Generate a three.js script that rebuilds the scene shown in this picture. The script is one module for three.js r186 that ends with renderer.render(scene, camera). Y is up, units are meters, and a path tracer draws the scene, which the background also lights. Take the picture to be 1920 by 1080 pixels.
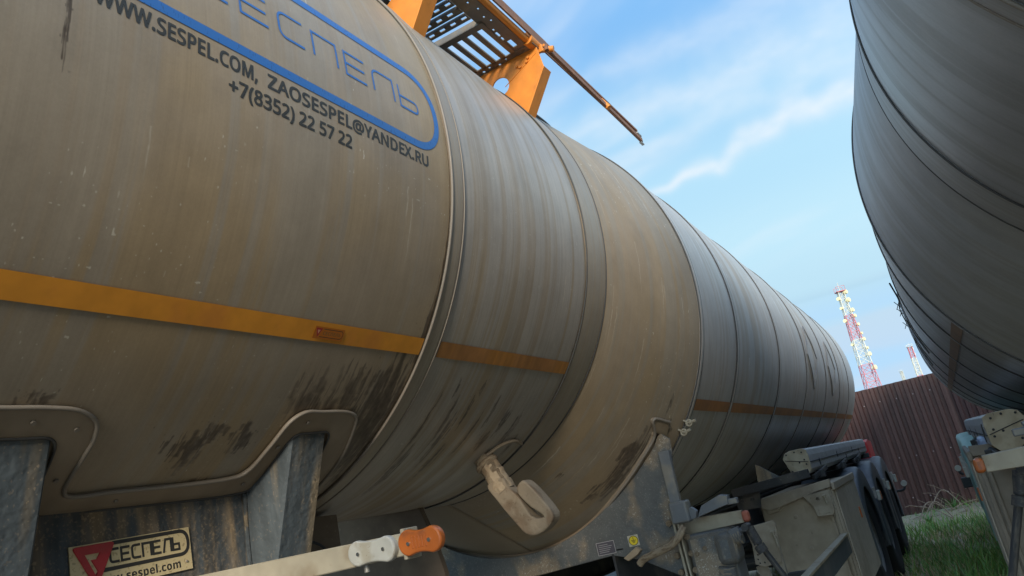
import * as THREE from 'three';
import { mergeGeometries } from 'three/addons/utils/BufferGeometryUtils.js';
import { RoundedBoxGeometry } from 'three/addons/geometries/RoundedBoxGeometry.js';

// ------------------------------------------------------------------ camera
const scene = new THREE.Scene();
const camera = new THREE.PerspectiveCamera(40.86, 16 / 9, 0.05, 5000);
camera.position.set(0, 1.3, 0);
camera.up.set(0.313, 0.937, 0.152);
camera.lookAt(-0.422, 1.3 + 0.281, -0.862);
scene.add(camera);

// ------------------------------------------------------------------ noise
function hash(ix, iy, s) {
  let h = Math.imul(ix | 0, 374761393) ^ Math.imul(iy | 0, 668265263) ^ Math.imul(s | 0, 974634541);
  h = Math.imul(h ^ (h >>> 13), 1274126177); h ^= h >>> 16;
  return (h >>> 0) / 4294967296;
}
const TAB = new Float32Array(65536); for (let i = 0; i < 65536; i++) TAB[i] = hash(i, i >> 7, 99);
function vn(x, y, s = 0) {
  const ix = Math.floor(x), iy = Math.floor(y); let fx = x - ix, fy = y - iy;
  fx = fx * fx * (3 - 2 * fx); fy = fy * fy * (3 - 2 * fy);
  const X0 = (ix + s * 131) & 255, X1 = (X0 + 1) & 255, Y0 = ((iy + s * 57) & 255) << 8, Y1 = (Y0 + 256) & 65535;
  const a = TAB[Y0 | X0], b = TAB[Y0 | X1], c = TAB[Y1 | X0], d = TAB[Y1 | X1];
  return a + (b - a) * fx + (c - a) * fy + (a - b - c + d) * fx * fy;
}
function fbm(x, y, s = 0, n = 4) { let v = 0, a = 0.5, t = 0; for (let i = 0; i < n; i++) { v += a * vn(x, y, s + i * 17); t += a; x *= 2.03; y *= 2.03; a *= 0.5; } return v / t; }
let seed_ = 12345;
const rnd = () => { seed_ = (Math.imul(seed_, 1664525) + 1013904223) >>> 0; return seed_ / 4294967296; };
const rr = (a, b) => a + (b - a) * rnd();
const clamp = (x, a = 0, b = 1) => Math.min(b, Math.max(a, x));
const sm = (a, b, x) => { const t = clamp((x - a) / (b - a)); return t * t * (3 - 2 * t); };
const mix = (a, b, t) => a + (b - a) * t;
const D = Math.PI / 180;

// ------------------------------------------------------------------ sky (evening, sun veiled by thin cloud behind the viewer and over the right trailer)
const sunDir = new THREE.Vector3(0.41, 0.35, 0.84).normalize();
{
  const W = 2048, H = 1024, data = new Float32Array(W * H * 4);
  const stops = [[0, .42, .58, .76], [5, .40, .60, .81], [11, .51, .76, .90], [15, .53, .80, .94], [20, .45, .74, .93], [24, .38, .67, .91], [33, .185, .465, .85], [55, .10, .30, .70], [90, .075, .22, .58]];
  for (let j = 0; j < H; j++) for (let i = 0; i < W; i++) {
    const el = ((j + .5) / H - .5) * Math.PI, ph = ((i + .5) / W - .5) * 2 * Math.PI;
    const y = Math.sin(el), c = Math.cos(el), x = c * Math.cos(ph), z = c * Math.sin(ph);
    const e = Math.max(0, el / D), a = Math.atan2(x, -z) / D;
    let k = 0; while (k < stops.length - 2 && stops[k + 1][0] < e) k++;
    const A = stops[k], B = stops[k + 1], t = sm(A[0], B[0], e);
    let r = mix(A[1], B[1], t), g = mix(A[2], B[2], t), b = mix(A[3], B[3], t);
    const cg = x * sunDir.x + y * sunDir.y + z * sunDir.z;
    if (e <= 0 && el < -.05) { }
    else {
    // cirrus: streaks on a high sheet, drawn out along one wind direction
    const yy = Math.max(y, .03), px = x / yy, pz = z / yy;
    const wx = px * .80 + pz * .6, wz = -px * .6 + pz * .80;
    const warp = fbm(wx * .5, wz * .5, 5, 4) * 1.6;
    let ci = fbm(wx * .55 + warp, wz * 2.6 + warp * 1.2, 21, 5);
    ci = sm(.48, .78, ci) * .40 * sm(11, 20, e) + .05 * sm(.3, .7, fbm(wx * .3 + 2, wz * .4, 27, 3)) * sm(14, 26, e);
    // one long drawn-out trail and its fainter companions
    const trail = (a0, e0, a1, e1, w, s) => {
      if (Math.abs(e - e0) > 9) return 0;
      const tt = (a - a0) / (a1 - a0), ec = e0 + (e1 - e0) * tt + (fbm(a * .35, s * 3, s, 3) - .5) * 1.6;
      const ww = w * (.55 + .7 * tt + .5 * (fbm(a * .5, 1, s + 9, 3) - .5));
      const q = (e - ec) / Math.max(.25, ww);
      return Math.exp(-q * q) * sm(-.35, .15, tt) * (1 - sm(1.3, 2.2, tt)) * (.55 + .9 * fbm(a * .9, e * 2.2, s + 3, 4));
    };
    let cl = ci + .60 * trail(-13.5, 20.9, 1.5, 22.7, .75, 31) + .28 * trail(-17, 26.2, 1, 26.8, 1.5, 41) + .22 * trail(-15, 29.6, 3, 30.5, 1.5, 51) + .2 * trail(-14, 23.9, 2, 24.6, .7, 61);
    cl = clamp(cl, 0, .85);
    r = mix(r, .84, cl); g = mix(g, .90, cl); b = mix(b, .95, cl);
    // low bars of blue-grey stratus near the horizon
    const bar = fbm(a * .055 + 3, e * .55 + a * .016, 71, 5) * 1.0;
    const st = sm(.32, .56, bar) * (1 - sm(7.8, 11, e));
    r = mix(r, .28, st * .88); g = mix(g, .46, st * .88); b = mix(b, .67, st * .88);
    const st2 = sm(.50, .70, fbm(a * .06 + 9, e * .8 + a * .02, 91, 4)) * (1 - sm(8, 12, e));
    r = mix(r, .66, st2 * .3); g = mix(g, .72, st2 * .3); b = mix(b, .80, st2 * .3);
    }
    // the half of the sky towards the sun is brighter and warmer
    const day = Math.pow(.5 + .5 * cg, 2.0), glow = Math.exp(-Math.pow(Math.acos(clamp(cg, -1, 1)) / .62, 2));
    r *= 1 + 2.7 * day; g *= 1 + 2.25 * day; b *= 1 + 1.8 * day;
    r += .5 * glow; g += .42 * glow; b += .3 * glow;
    r *= .90; g *= .90; b *= .91;
    if (el < 0) { const q = sm(0, -.25, el); r = mix(r, .12, q); g = mix(g, .11, q); b = mix(b, .09, q); }
    const o = (j * W + i) * 4; data[o] = r; data[o + 1] = g; data[o + 2] = b; data[o + 3] = 1;
  }
  const tex = new THREE.DataTexture(data, W, H, THREE.RGBAFormat, THREE.FloatType);
  tex.mapping = THREE.EquirectangularReflectionMapping; tex.magFilter = THREE.LinearFilter; tex.minFilter = THREE.LinearFilter;
  tex.wrapS = THREE.RepeatWrapping; tex.needsUpdate = true;
  scene.background = tex; scene.environment = tex;
  scene.backgroundIntensity = 1; scene.environmentIntensity = 1;
}
const sun = new THREE.DirectionalLight(new THREE.Color(1.0, .89, .74), 3.5);
sun.position.copy(sunDir).multiplyScalar(60); sun.target.position.set(0, 0, -4);
sun.castShadow = true; sun.shadow.radius = 24; sun.shadow.mapSize.set(2048, 2048);
Object.assign(sun.shadow.camera, { left: -20, right: 20, top: 20, bottom: -20, near: 1, far: 140 });
scene.add(sun, sun.target);

const renderer = new THREE.WebGLRenderer({ antialias: true });
renderer.setSize(1024, 576);
renderer.toneMapping = THREE.LinearToneMapping;
renderer.toneMappingExposure = 1.12;
renderer.shadowMap.enabled = true;
renderer.outputColorSpace = THREE.SRGBColorSpace;

// ------------------------------------------------------------------ helpers
const V = (x, y, z) => new THREE.Vector3(x, y, z);
const lin = (r, g, b) => new THREE.Color().setRGB(r, g, b);
const mat = (r, g, b, rough = .7, metal = 0, extra = {}) => new THREE.MeshPhysicalMaterial({ color: lin(r, g, b), roughness: rough, metalness: metal, side: THREE.DoubleSide, ...extra });
function add(name, geo, m, parent = scene) {
  const o = new THREE.Mesh(Array.isArray(geo) ? merge(geo) : geo, m); o.name = name; o.castShadow = o.receiveShadow = true; parent.add(o); return o;
}
function merge(list) {
  const l = list.map(g => { const h = g.index ? g.toNonIndexed() : g; for (const k of Object.keys(h.attributes)) if (!['position', 'normal', 'uv'].includes(k)) h.deleteAttribute(k);
    if (!h.attributes.uv) h.setAttribute('uv', new THREE.Float32BufferAttribute(new Float32Array(h.attributes.position.count * 2), 2)); return h; });
  return l.length === 1 ? l[0] : mergeGeometries(l, false);
}
const used = {};
const numbered = n => { const k = used[n] = (used[n] ?? -1) + 1; return k ? `${n}_${String(k).padStart(3, '0')}` : n; };
function thing(name, label, category, [x, y, z] = [0, 0, 0], group) {
  const o = new THREE.Group(); o.name = numbered(name); o.position.set(x, y, z); o.userData = { label, category }; if (group) o.userData.group = group; scene.add(o); return o;
}
function box(x0, x1, y0, y1, z0, z1, r = .004) {
  const a = Math.abs(x1 - x0), b = Math.abs(y1 - y0), c = Math.abs(z1 - z0);
  const rad = Math.min(r, a * .45, b * .45, c * .45);
  const g = new RoundedBoxGeometry(a, b, c, 1, rad); g.translate((x0 + x1) / 2, (y0 + y1) / 2, (z0 + z1) / 2);
  boxUV(g); return g;
}
function boxUV(g) { // uv in metres, by the face's main axis
  const p = g.attributes.position, n = g.attributes.normal, uv = new Float32Array(p.count * 2);
  for (let i = 0; i < p.count; i++) {
    const ax = Math.abs(n.getX(i)), ay = Math.abs(n.getY(i)), az = Math.abs(n.getZ(i));
    if (ax >= ay && ax >= az) { uv[2 * i] = p.getZ(i); uv[2 * i + 1] = p.getY(i); }
    else if (ay >= az) { uv[2 * i] = p.getX(i); uv[2 * i + 1] = p.getZ(i); }
    else { uv[2 * i] = p.getX(i); uv[2 * i + 1] = p.getY(i); }
  }
  g.setAttribute('uv', new THREE.BufferAttribute(uv, 2)); return g;
}
function rod(a, b, r, seg = 10, r2 = r) {
  const d = b.clone().sub(a), g = new THREE.CylinderGeometry(r2, r, d.length(), seg, 1);
  g.applyQuaternion(new THREE.Quaternion().setFromUnitVectors(V(0, 1, 0), d.clone().normalize())); g.translate((a.x + b.x) / 2, (a.y + b.y) / 2, (a.z + b.z) / 2); return g;
}
function beam(a, b, w, h, up = V(0, 1, 0), r = .003) { // rounded bar from a to b; h along up
  const d = b.clone().sub(a), L = d.length(), z = d.clone().normalize(), x = up.clone().cross(z).normalize(), y = z.clone().cross(x);
  const g = new RoundedBoxGeometry(w, h, L, 1, Math.min(r, w * .4, h * .4)); boxUV(g);
  g.applyMatrix4(new THREE.Matrix4().makeBasis(x, y, z)); g.translate((a.x + b.x) / 2, (a.y + b.y) / 2, (a.z + b.z) / 2); return g;
}
const tube = (pts, r, n = 40, seg = 8, closed = false) => new THREE.TubeGeometry(new THREE.CatmullRomCurve3(pts, closed, 'centripetal'), n, r, seg, closed);
function plateZ(pts, z, t, holes = [], bev = .002, segs = 1) { // flat plate in an x-y outline, thickness t towards -z
  const s = new THREE.Shape(pts.map(p => new THREE.Vector2(p[0], p[1])));
  for (const h of holes) { const q = new THREE.Path(); if (h.length === 3) q.absarc(h[0], h[1], h[2], 0, Math.PI * 2, true); else q.setFromPoints(h.map(p => new THREE.Vector2(p[0], p[1]))); s.holes.push(q); }
  const g = new THREE.ExtrudeGeometry(s, { depth: t - 2 * bev, bevelEnabled: true, bevelThickness: bev, bevelSize: bev, bevelOffset: -bev, bevelSegments: segs, curveSegments: 20 });
  g.translate(0, 0, z - t + bev); return g;
}
function plateX(pts, x, t, holes = []) { // outline given as [z, y]; thickness t towards -x
  const g = plateZ(pts.map(([z, y]) => [-z, y]), 0, t, holes.map(h => h.length === 3 ? [-h[0], h[1], h[2]] : h.map(([z, y]) => [-z, y])));
  g.rotateY(Math.PI / 2); g.translate(x, 0, 0); return g;
}
function bolt(p, dir, r = .009, h = .008) { return rod(p, p.clone().addScaledVector(dir, h), r, 6); }
function texFrom(W, H, fn, srgb = true) { // fn(u, v) -> linear rgb
  const d = new Uint8Array(W * H * 4);
  for (let j = 0; j < H; j++) for (let i = 0; i < W; i++) {
    const c = fn((i + .5) / W, (j + .5) / H), o = (j * W + i) * 4;
    for (let k = 0; k < 3; k++) { const l = clamp(c[k]); d[o + k] = 255 * (srgb ? (l <= .0031308 ? 12.92 * l : 1.055 * Math.pow(l, 1 / 2.4) - .055) : l); }
    d[o + 3] = 255;
  }
  const t = new THREE.DataTexture(d, W, H); if (srgb) t.colorSpace = THREE.SRGBColorSpace; t.magFilter = THREE.LinearFilter; t.minFilter = THREE.LinearMipmapLinearFilter; t.generateMipmaps = true;
  t.wrapS = t.wrapT = THREE.RepeatWrapping; t.anisotropy = 8; t.needsUpdate = true; return t;
}
// worn surface in metres: base colour, second colour in patches, third colour as fine specks
function wornMat(A, B, C, o = {}) {
  const { size = 1, patch = 6, cut = [.45, .65], speck = .74, grain = 70, rough = .75, metal = 0, streak = 0, vy = .25, seed = 1, res = 512, bump = 0, sx = 1 } = o;
  const f = (u, v) => {
    const x = u * size, y = v * size;
    const per = (fx, fy, s, n) => { // blended so that the tile repeats without a seam
      const wu = u > .85 ? sm(.85, 1, u) : 0, wv = v > .85 ? sm(.85, 1, v) : 0; let a = fbm(x * fx, y * fy, s, n);
      if (wu) a = mix(a, fbm((x - size) * fx, y * fy, s, n), wu); if (wv) a = mix(a, fbm(x * fx, (y - size) * fy, s, n), wv * (1 - wu)); return a;
    };
    const p = sm(cut[0], cut[1], per(patch * sx, patch * (streak ? vy : 1), seed, 5));
    const g = per(grain, grain, seed + 40, 2), st = streak ? per(45, 2.2, seed + 60, 3) : .5;
    const s = sm(speck, speck + .06, g) * (C ? .2 + .8 * p : 0);
    const m = 1 + (st - .5) * streak * 2 + (per(28, 28, seed + 80, 3) - .5) * .35;
    return [0, 1, 2].map(k => mix(mix(A[k], B[k], p) * m, C ? C[k] : 0, s));
  };
  const t = texFrom(res, res, f); t.repeat.set(1 / size, 1 / size);
  const m = mat(1, 1, 1, rough, metal, { map: t });
  if (bump) { const bt = texFrom(256, 256, (u, v) => { const q = fbm(u * size * 90, v * size * 90, seed + 5, 3) * .5 + fbm(u * size * 25, v * size * 25, seed + 6, 3) * .5; return [q, q, q]; }, false); bt.repeat.set(1 / size, 1 / size); m.bumpMap = bt; m.bumpScale = bump; }
  return m;
}
// ------------------------------------------------------------------ tank cladding: dusty painted sheet, streaked by rain
const TF = { y: 2.419, r: .997 }, TR = { y: 2.25, r: 1.15 };
const stainsA = [ // [z, angle, half width m, half height deg, strength] oil and wet mud on the sheet by the support
  [-1.15, -54.6, .055, 1.5, 1.0], [-1.20, -53.2, .03, 1.6, .9], [-1.285, -53.2, .028, 2.0, .95], [-1.30, -54.6, .018, 1.3, .8], [-.785, -48.8, .02, .8, .8], [-.745, -50.2, .012, 1.6, .8],
  [-1.42, -46, .05, 4, .55], [-1.47, -49, .07, 2.6, .9], [-1.53, -45, .06, 4.5, .7], [-1.62, -46.5, .07, 6, .95], [-1.70, -45, .055, 8, .95], [-1.74, -50, .04, 9, 1.0], [-1.66, -55, .08, 6, 1.0], [-1.55, -52, .07, 3, .8],
  [-1.768, -27, .010, 8, 1.1], [-1.762, -35, .014, 4, 1.2], [-1.24, -63, .06, 1.6, .7], [-1.17, -57, .03, 2, .6], [-.662, -11.5, .0045, 3.6, 1.6], [-.663, -7, .007, 3, 1.6]];
const stainsB = [[-2.04, -44, .012, 1.6, .9], [-2.19, -43.4, .012, 1.2, 1.1], [-2.17, -48, .02, 2.2, .9], [-2.33, -47.8, .02, 2.6, 1.0], [-2.45, -50, .03, 2.4, 1.1], [-2.40, -55.5, .04, 1.6, .8], [-2.12, -53, .03, 4, .9], [-2.18, -60, .035, 3.5, .8], [-1.97, -50, .015, 5, .8], [-2.0, -61, .03, 4, .8], [-2.55, -52, .03, 3, .8], [-2.64, -57, .02, 2, .8], [-2.08, -50, .015, 4, .9], [-2.27, -53, .015, 4, .8]].map(([a, b, c, d, e]) => [a, b, c * .6, d * 1.25, e]);
const stainsC = [[-3.47, -44, .06, 4.5, 1.1], [-3.40, -50, .045, 5, 1.0], [-3.44, -56, .05, 4, 1.1], [-3.38, -62, .03, 2.5, .8], [-3.54, -39.5, .03, 2.5, 1.1], [-3.14, -63, .015, 1, .8], [-3.5, -34, .012, 2.4, .8]];
function cladding(z0, z1, W, H, o) {
  const { A, B, C, patchF = 1, streak = .15, stains = [], drips = 0, clean = 0, seed = 1, rough = .5, metal = 0, spots = 0, R = 1, dripC = [.50, .43, .33], dripW = 1 } = o;
  const rgh = new Uint8Array(W * H * 4);
  const drip = []; { seed_ = 900 + seed * 77; for (let i = 0; i < drips; i++) drip.push([rr(z1, z0), rr(-60, 35), rr(4, 16), rr(.0012, .0028) * dripW, rr(.35, 1)]); }
  const cols = Array.from({ length: W }, () => []); // wet runs, filed by the columns they can touch
  { seed_ = 5000 + seed * 131; const put = (z, ...r) => { const i = (z - z0) / (z1 - z0) * W, e = (r[2] * 2.4 + .006) / Math.abs(z1 - z0) * W; for (let k = Math.max(0, Math.floor(i - e)); k <= Math.min(W - 1, Math.ceil(i + e)); k++) cols[k].push([z, ...r]); };
    for (const [sz, sth, hw, hh, q] of stains) { const n = Math.round(8 + 420 * hw + hh * 1.5); for (let k = 0; k < n; k++) { const x = (rnd() + rnd() - 1), z = sz + x * hw * 1.25, body = Math.sqrt(Math.max(.05, 1 - x * x)); put(z, sth + hh * body * rr(-.9, .95), hh * rr(.35, 1.7) * body + .5, Math.min(.011, hw * .3) * Math.pow(rnd(), 1.6) + .0011, clamp(q) * rr(.45, 1), rr(0, .8)); }
      for (let k = 0; k < n * .5; k++) put(sz + (rnd() + rnd() - 1) * hw * 2.6, sth + (rnd() + rnd() - 1) * hh * 2, rr(.10, .35), rr(.0008, .0026), clamp(q) * rr(.3, .8), 0); } }
  const map = texFrom(W, H, (u, v) => {
    const th = -90 + 180 * v, z = z0 + (z1 - z0) * u, s = th * D * R;
    const zz = z + (fbm(z * 6, s * 3, seed + 70, 3) - .5) * .012;
    const st = fbm(zz * 62, s * 1.0, seed, 4) - .5, st2 = fbm(zz * 170, s * 2.4, seed + 3, 3) - .5, wide = fbm(zz * 9, s * .5, seed + 6, 3) - .5;
    const p = fbm(z * 2.1 * patchF + 5, s * 1.5 * patchF, seed + 11, 4), gr = hash(Math.floor(u * W), Math.floor(v * H), seed) - .5;
    const cl = clean ? sm(.5 - clean * .3, .62, fbm(zz * 34, s * .7, seed + 21, 4) * .75 + wide * .6 + .16) : 0;
    const pp = sm(.42, .66, p);
    const st3 = fbm(zz * 420, s * 5, seed + 8, 2) - .5;
    const m = 1 + streak * (st * .55 + st2 * .8 + st3 * 1.0 + wide * .2) + gr * .06 + (fbm(z * 26, s * 22, seed + 33, 3) - .5) * .15 + (fbm(z * 8, s * 5, seed + 34, 4) - .5) * .24 + (vn(z * 240, s * 240, seed + 31) - .5) * .06;
    let c = [0, 1, 2].map(k => mix(mix(A[k], B[k], pp), C[k], cl) * m);
    let ro = rough + (pp - .5) * .06 + st * .06 - cl * .05;
    // pale specks and dried splashes
    if (spots) { const q = vn(z * 150, s * 110, seed + 90), q2 = fbm(z * 5, s * 4, seed + 91, 3); const k = sm(.93, .97, q) * sm(.52, .68, q2) * spots; c = c.map((x, i) => mix(x, [.62, .57, .46][i], k)); }
    for (const [dz, dt, len, w, q] of drip) {
      const dd = z - dz + (vn(th * .8, dz * 50, 7) - .5) * .006; if (Math.abs(dd) > .012 * dripW || th > dt || th < dt - len) continue;
      const k = q * Math.exp(-(dd * dd) / (w * w)) * sm(dt - len, dt - len * .4, th) * (.4 + .9 * vn(th * 2.2, dz * 9, 8)); c = c.map((x, i) => mix(x, dripC[i], clamp(k)));
    }
    let wet = 0; // runs of oil and wet mud
    for (const [dz, top, len, w, q, bul] of cols[Math.min(W - 1, Math.floor(u * W))]) {
      if (th > top + .35 || th < top - len - .3) continue;
      const t = (top - th) / len, wv = w * (.55 + .45 * sm(0, .12, t)) * (1 - .55 * t + bul * Math.exp(-Math.pow((t - .93) * 9, 2))) * (.7 + .6 * vn(th * 1.7, dz * 90, 17));
      const d = Math.abs(z - dz + (vn(th * .5, dz * 70, 18) - .5) * .005) / Math.max(.0006, wv);
      const k = q * (1 - sm(.35, 1.45, d)) * sm(-.12, .10, t) * (1 - sm(.97, 1.03, t)) * (1 - .45 * t * vn(th * 2.5, dz * 40, 19)); if (k > 0) wet = wet + k * (1 - wet);
    }
    if (wet > 0) { wet *= .80 + .35 * (fbm(z * 120, s * 60, seed + 55, 2) - .5); wet = clamp(wet, 0, .93); c = c.map((x, i) => mix(x, [.046, .030, .022][i], wet)); ro = mix(ro, .38, wet); }
    const oo = (Math.min(H - 1, Math.floor(v * H)) * W + Math.min(W - 1, Math.floor(u * W))) * 4;
    rgh[oo] = 0; rgh[oo + 1] = 255 * clamp(ro, .1, 1); rgh[oo + 2] = 255 * clamp(metal); rgh[oo + 3] = 255;
    return c;
  });
  const rt = new THREE.DataTexture(rgh, W, H); rt.magFilter = THREE.LinearFilter; rt.minFilter = THREE.LinearMipmapLinearFilter; rt.generateMipmaps = true; rt.wrapS = rt.wrapT = THREE.RepeatWrapping; rt.needsUpdate = true;
  return mat(1, 1, 1, 1, metal, { map, roughnessMap: rt });
}
const dust = [.332, .266, .190], ochre = [.355, .266, .160], greyFilm = [.27, .262, .25];
const M = {};
M.cladA = cladding(-.455, -1.775, 960, 1792, { A: dust, B: ochre, C: [.33, .275, .205], streak: .12, clean: .08, stains: stainsA, spots: .8, drips: 8, seed: 1, rough: .50 });
M.cladB = cladding(-1.845, -2.737, 640, 1408, { A: [.335, .272, .20], B: [.34, .265, .175], C: [.375, .33, .275], streak: .20, clean: .5, stains: stainsB, spots: .4, drips: 10, seed: 2, rough: .44 });
M.cladC = cladding(-2.935, -3.645, 576, 1408, { A: [.32, .25, .172], B: [.325, .245, .15], C: [.30, .25, .185], streak: .09, clean: .06, stains: stainsC, spots: 1, drips: 46, seed: 3, rough: .60, R: 1.07 });
M.bandA = cladding(0, -.2, 256, 1024, { A: [.34, .27, .19], B: [.34, .262, .17], C: [.32, .27, .205], streak: .14, clean: .1, seed: 4, rough: .45, patchF: 3 });
M.rear1 = cladding(0, -1.2, 512, 896, { A: [.45, .40, .34], B: [.44, .38, .31], C: [.49, .465, .43], streak: .12, clean: .6, seed: 5, drips: 16, dripC: [.68, .68, .67], dripW: 4, rough: .5, metal: .1, R: 1.15 });
M.rear2 = cladding(0, -1.2, 512, 896, { A: [.45, .395, .33], B: [.44, .375, .30], C: [.49, .465, .43], streak: .12, clean: .6, seed: 6, drips: 14, dripC: [.66, .66, .65], dripW: 4, rough: .5, metal: .08, R: 1.15 });
M.greyA = cladding(0, -1.3, 512, 896, { A: [.325, .33, .335], B: [.335, .335, .33], C: [.37, .38, .395], streak: .10, clean: .3, seed: 7, rough: .46, metal: .15, spots: .25 });
M.greyC = cladding(0, -1.1, 512, 896, { A: [.335, .335, .335], B: [.335, .33, .315], C: [.36, .365, .37], streak: .09, clean: .25, seed: 8, rough: .5, metal: .1, spots: .25 });
M.farSide = mat(.31, .25, .175, .58);
M.core = mat(.30, .29, .275, .6);
M.bead = mat(.24, .205, .165, .5);
M.darkBead = mat(.06, .058, .055, .55);
M.tape = wornMat([.70, .285, .028], [.62, .235, .035], null, { size: .5, patch: 9, cut: [.45, .75], speck: .80, grain: 120, rough: .5, seed: 11, res: 512 });
M.tapeG = wornMat([.25, .165, .11], [.22, .15, .105], null, { size: .5, patch: 9, rough: .55, seed: 38, res: 128 });
M.tapeB = wornMat([.50, .215, .045], [.40, .18, .055], null, { size: .5, patch: 12, cut: [.35, .7], rough: .55, streak: .3, seed: 39, res: 256 });
M.tapeR = wornMat([.42, .19, .06], [.36, .17, .065], null, { size: .5, patch: 9, rough: .55, seed: 12, res: 256 });
M.orange = wornMat([.68, .225, .025], [.60, .20, .035], [.28, .11, .05], { size: .6, patch: 5, cut: [.5, .72], speck: .82, grain: 90, rough: .5, seed: 13, res: 512 });
M.rust = wornMat([.20, .095, .055], [.30, .125, .05], [.42, .30, .22], { size: .6, patch: 12, speck: .8, grain: 110, rough: .75, seed: 14, res: 256 });
M.galv = wornMat([.34, .33, .31], [.26, .235, .20], [.45, .44, .42], { size: .6, patch: 10, speck: .8, rough: .5, metal: .5, seed: 15, res: 256 });
M.grate = wornMat([.15, .135, .12], [.22, .165, .11], [.30, .28, .26], { size: .6, patch: 10, speck: .82, rough: .6, metal: .3, seed: 16, res: 256 });
M.pitted = wornMat([.105, .112, .112], [.25, .20, .14], [.42, .40, .35], { size: .7, patch: 6, cut: [.48, .66], speck: .70, grain: 240, rough: .8, seed: 17, res: 640, bump: .003 });
M.mud = wornMat([.062, .072, .078], [.27, .195, .115], [.34, .25, .15], { size: .6, patch: 15, vy: .3, cut: [.25, .85], speck: .66, grain: 230, rough: .85, streak: .4, seed: 18, res: 640, bump: .005, sx: 2.6 });
M.leg = wornMat([.075, .09, .098], [.24, .19, .125], [.38, .29, .19], { size: .6, patch: 7, cut: [.46, .70], speck: .75, grain: 190, rough: .65, streak: .4, seed: 19, res: 640, bump: .004, sx: 2.2 });
M.cream = wornMat([.35, .31, .23], [.27, .22, .15], [.22, .17, .115], { size: .5, patch: 12, cut: [.5, .75], speck: .78, grain: 80, rough: .6, seed: 20, res: 512 });
M.clay = wornMat([.37, .285, .19], [.25, .175, .105], [.18, .12, .08], { size: .4, patch: 14, cut: [.45, .65], speck: .76, grain: 60, rough: .9, seed: 21, res: 512, bump: .006 });
M.sand = wornMat([.27, .212, .145], [.19, .132, .082], [.13, .09, .06], { size: .4, patch: 16, cut: [.42, .72], speck: .72, grain: 160, rough: .85, seed: 22, res: 512, bump: .003 });
M.beige = wornMat([.34, .285, .21], [.38, .32, .24], [.19, .155, .11], { size: 1, patch: 3, cut: [.4, .7], speck: .83, grain: 45, rough: .75, seed: 23, res: 512 });
M.beigeLit = wornMat([.44, .385, .305], [.38, .325, .25], [.18, .15, .11], { size: 1, patch: 3, cut: [.4, .7], speck: .83, grain: 60, rough: .75, seed: 36, res: 256 });  // tool box beige made paler, light on its side put into the colour
M.beigeR = wornMat([.22, .19, .15], [.27, .225, .17], [.13, .105, .08], { size: 1, patch: 4, speck: .83, grain: 45, rough: .75, seed: 24, res: 512 });
M.blackSteel = wornMat([.026, .028, .031], [.075, .068, .058], [.2, .19, .17], { size: .7, patch: 7, cut: [.48, .72], speck: .83, grain: 90, rough: .6, seed: 25, res: 512 });
M.rubber = mat(.022, .024, .027, .75);
M.plastic = wornMat([.075, .088, .105], [.11, .115, .12], [.13, .12, .11], { size: 1, patch: 5, speck: .84, rough: .55, seed: 26, res: 256 });
M.tubeBox = wornMat([.33, .335, .335], [.27, .265, .255], [.12, .115, .11], { size: .9, patch: 5, speck: .83, grain: 40, rough: .55, seed: 27, res: 512 });
M.tubeCap = wornMat([.42, .36, .255], [.35, .29, .195], [.2, .16, .11], { size: .4, patch: 12, speck: .8, rough: .75, seed: 28, res: 256 });
M.red = mat(.62, .03, .035, .45); M.redDull = mat(.34, .10, .06, .6);
M.amber = wornMat([.44, .115, .022], [.25, .08, .032], [.34, .2, .1], { size: .25, patch: 26, cut: [.45, .75], speck: .80, grain: 260, rough: .32, seed: 43, res: 256 });
M.white = wornMat([.43, .42, .37], [.33, .30, .235], [.24, .19, .13], { size: .25, patch: 26, cut: [.5, .78], speck: .80, grain: 260, rough: .4, seed: 44, res: 256 });
M.chrome = mat(.62, .61, .58, .25, 1);
M.brownSkirt = wornMat([.30, .235, .165], [.25, .19, .125], null, { size: .8, patch: 5, speck: .84, rough: .55, seed: 29, res: 256 });
M.under = wornMat([.11, .083, .06], [.15, .115, .08], [.2, .16, .11], { size: .8, patch: 5, speck: .8, grain: 90, rough: .85, seed: 37, res: 256 });
M.teal = mat(.28, .43, .37, .55); M.blueGrey = mat(.28, .36, .50, .5);
M.tyre = mat(.02, .02, .021, .9); M.rim = mat(.3, .29, .27, .55, .4);
// ------------------------------------------------------------------ printed film and plates
function canvas(w, h, draw) { const c = document.createElement('canvas'); c.width = w; c.height = h; draw(c.getContext('2d'), w, h); const t = new THREE.CanvasTexture(c); t.magFilter = THREE.LinearFilter; t.anisotropy = 8; return t; }
function tracked(g, s, x0, x1, y, stroke) { // fit a string between two abscissae
  const w = g.measureText(s).width; g.save(); g.translate(x0, y); g.scale((x1 - x0) / w, 1); g.fillText(s, 0, 0); if (stroke) g.strokeText(s, 0, 0); g.restore();
}
const PR = { z0: -.40, z1: -1.765, a0: -14, a1: 9.5 };   // printed area on the front barrel
const PRW = PR.z0 - PR.z1, PRH = (PR.a1 - PR.a0) * D * TF.r;
const prX = z => (PR.z0 - z) / PRW * 2040, prY = a => (PR.a1 - a) / (PR.a1 - PR.a0) * 612;
function scuff(g, w, h, n, s) { seed_ = s; g.fillStyle = '#000'; for (let i = 0; i < n; i++) { g.globalAlpha = rr(.15, .8); const x = rr(0, w), y = rr(0, h); g.fillRect(x, y, rr(.6, 2), rr(2, 16)); } g.globalAlpha = 1; }
function inkMask(draw, s) { return canvas(2040, 612, (g, w, h) => { g.fillStyle = '#000'; g.fillRect(0, 0, w, h); g.fillStyle = g.strokeStyle = '#fff'; draw(g); scuff(g, w, h, 3800, s); }); }
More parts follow.
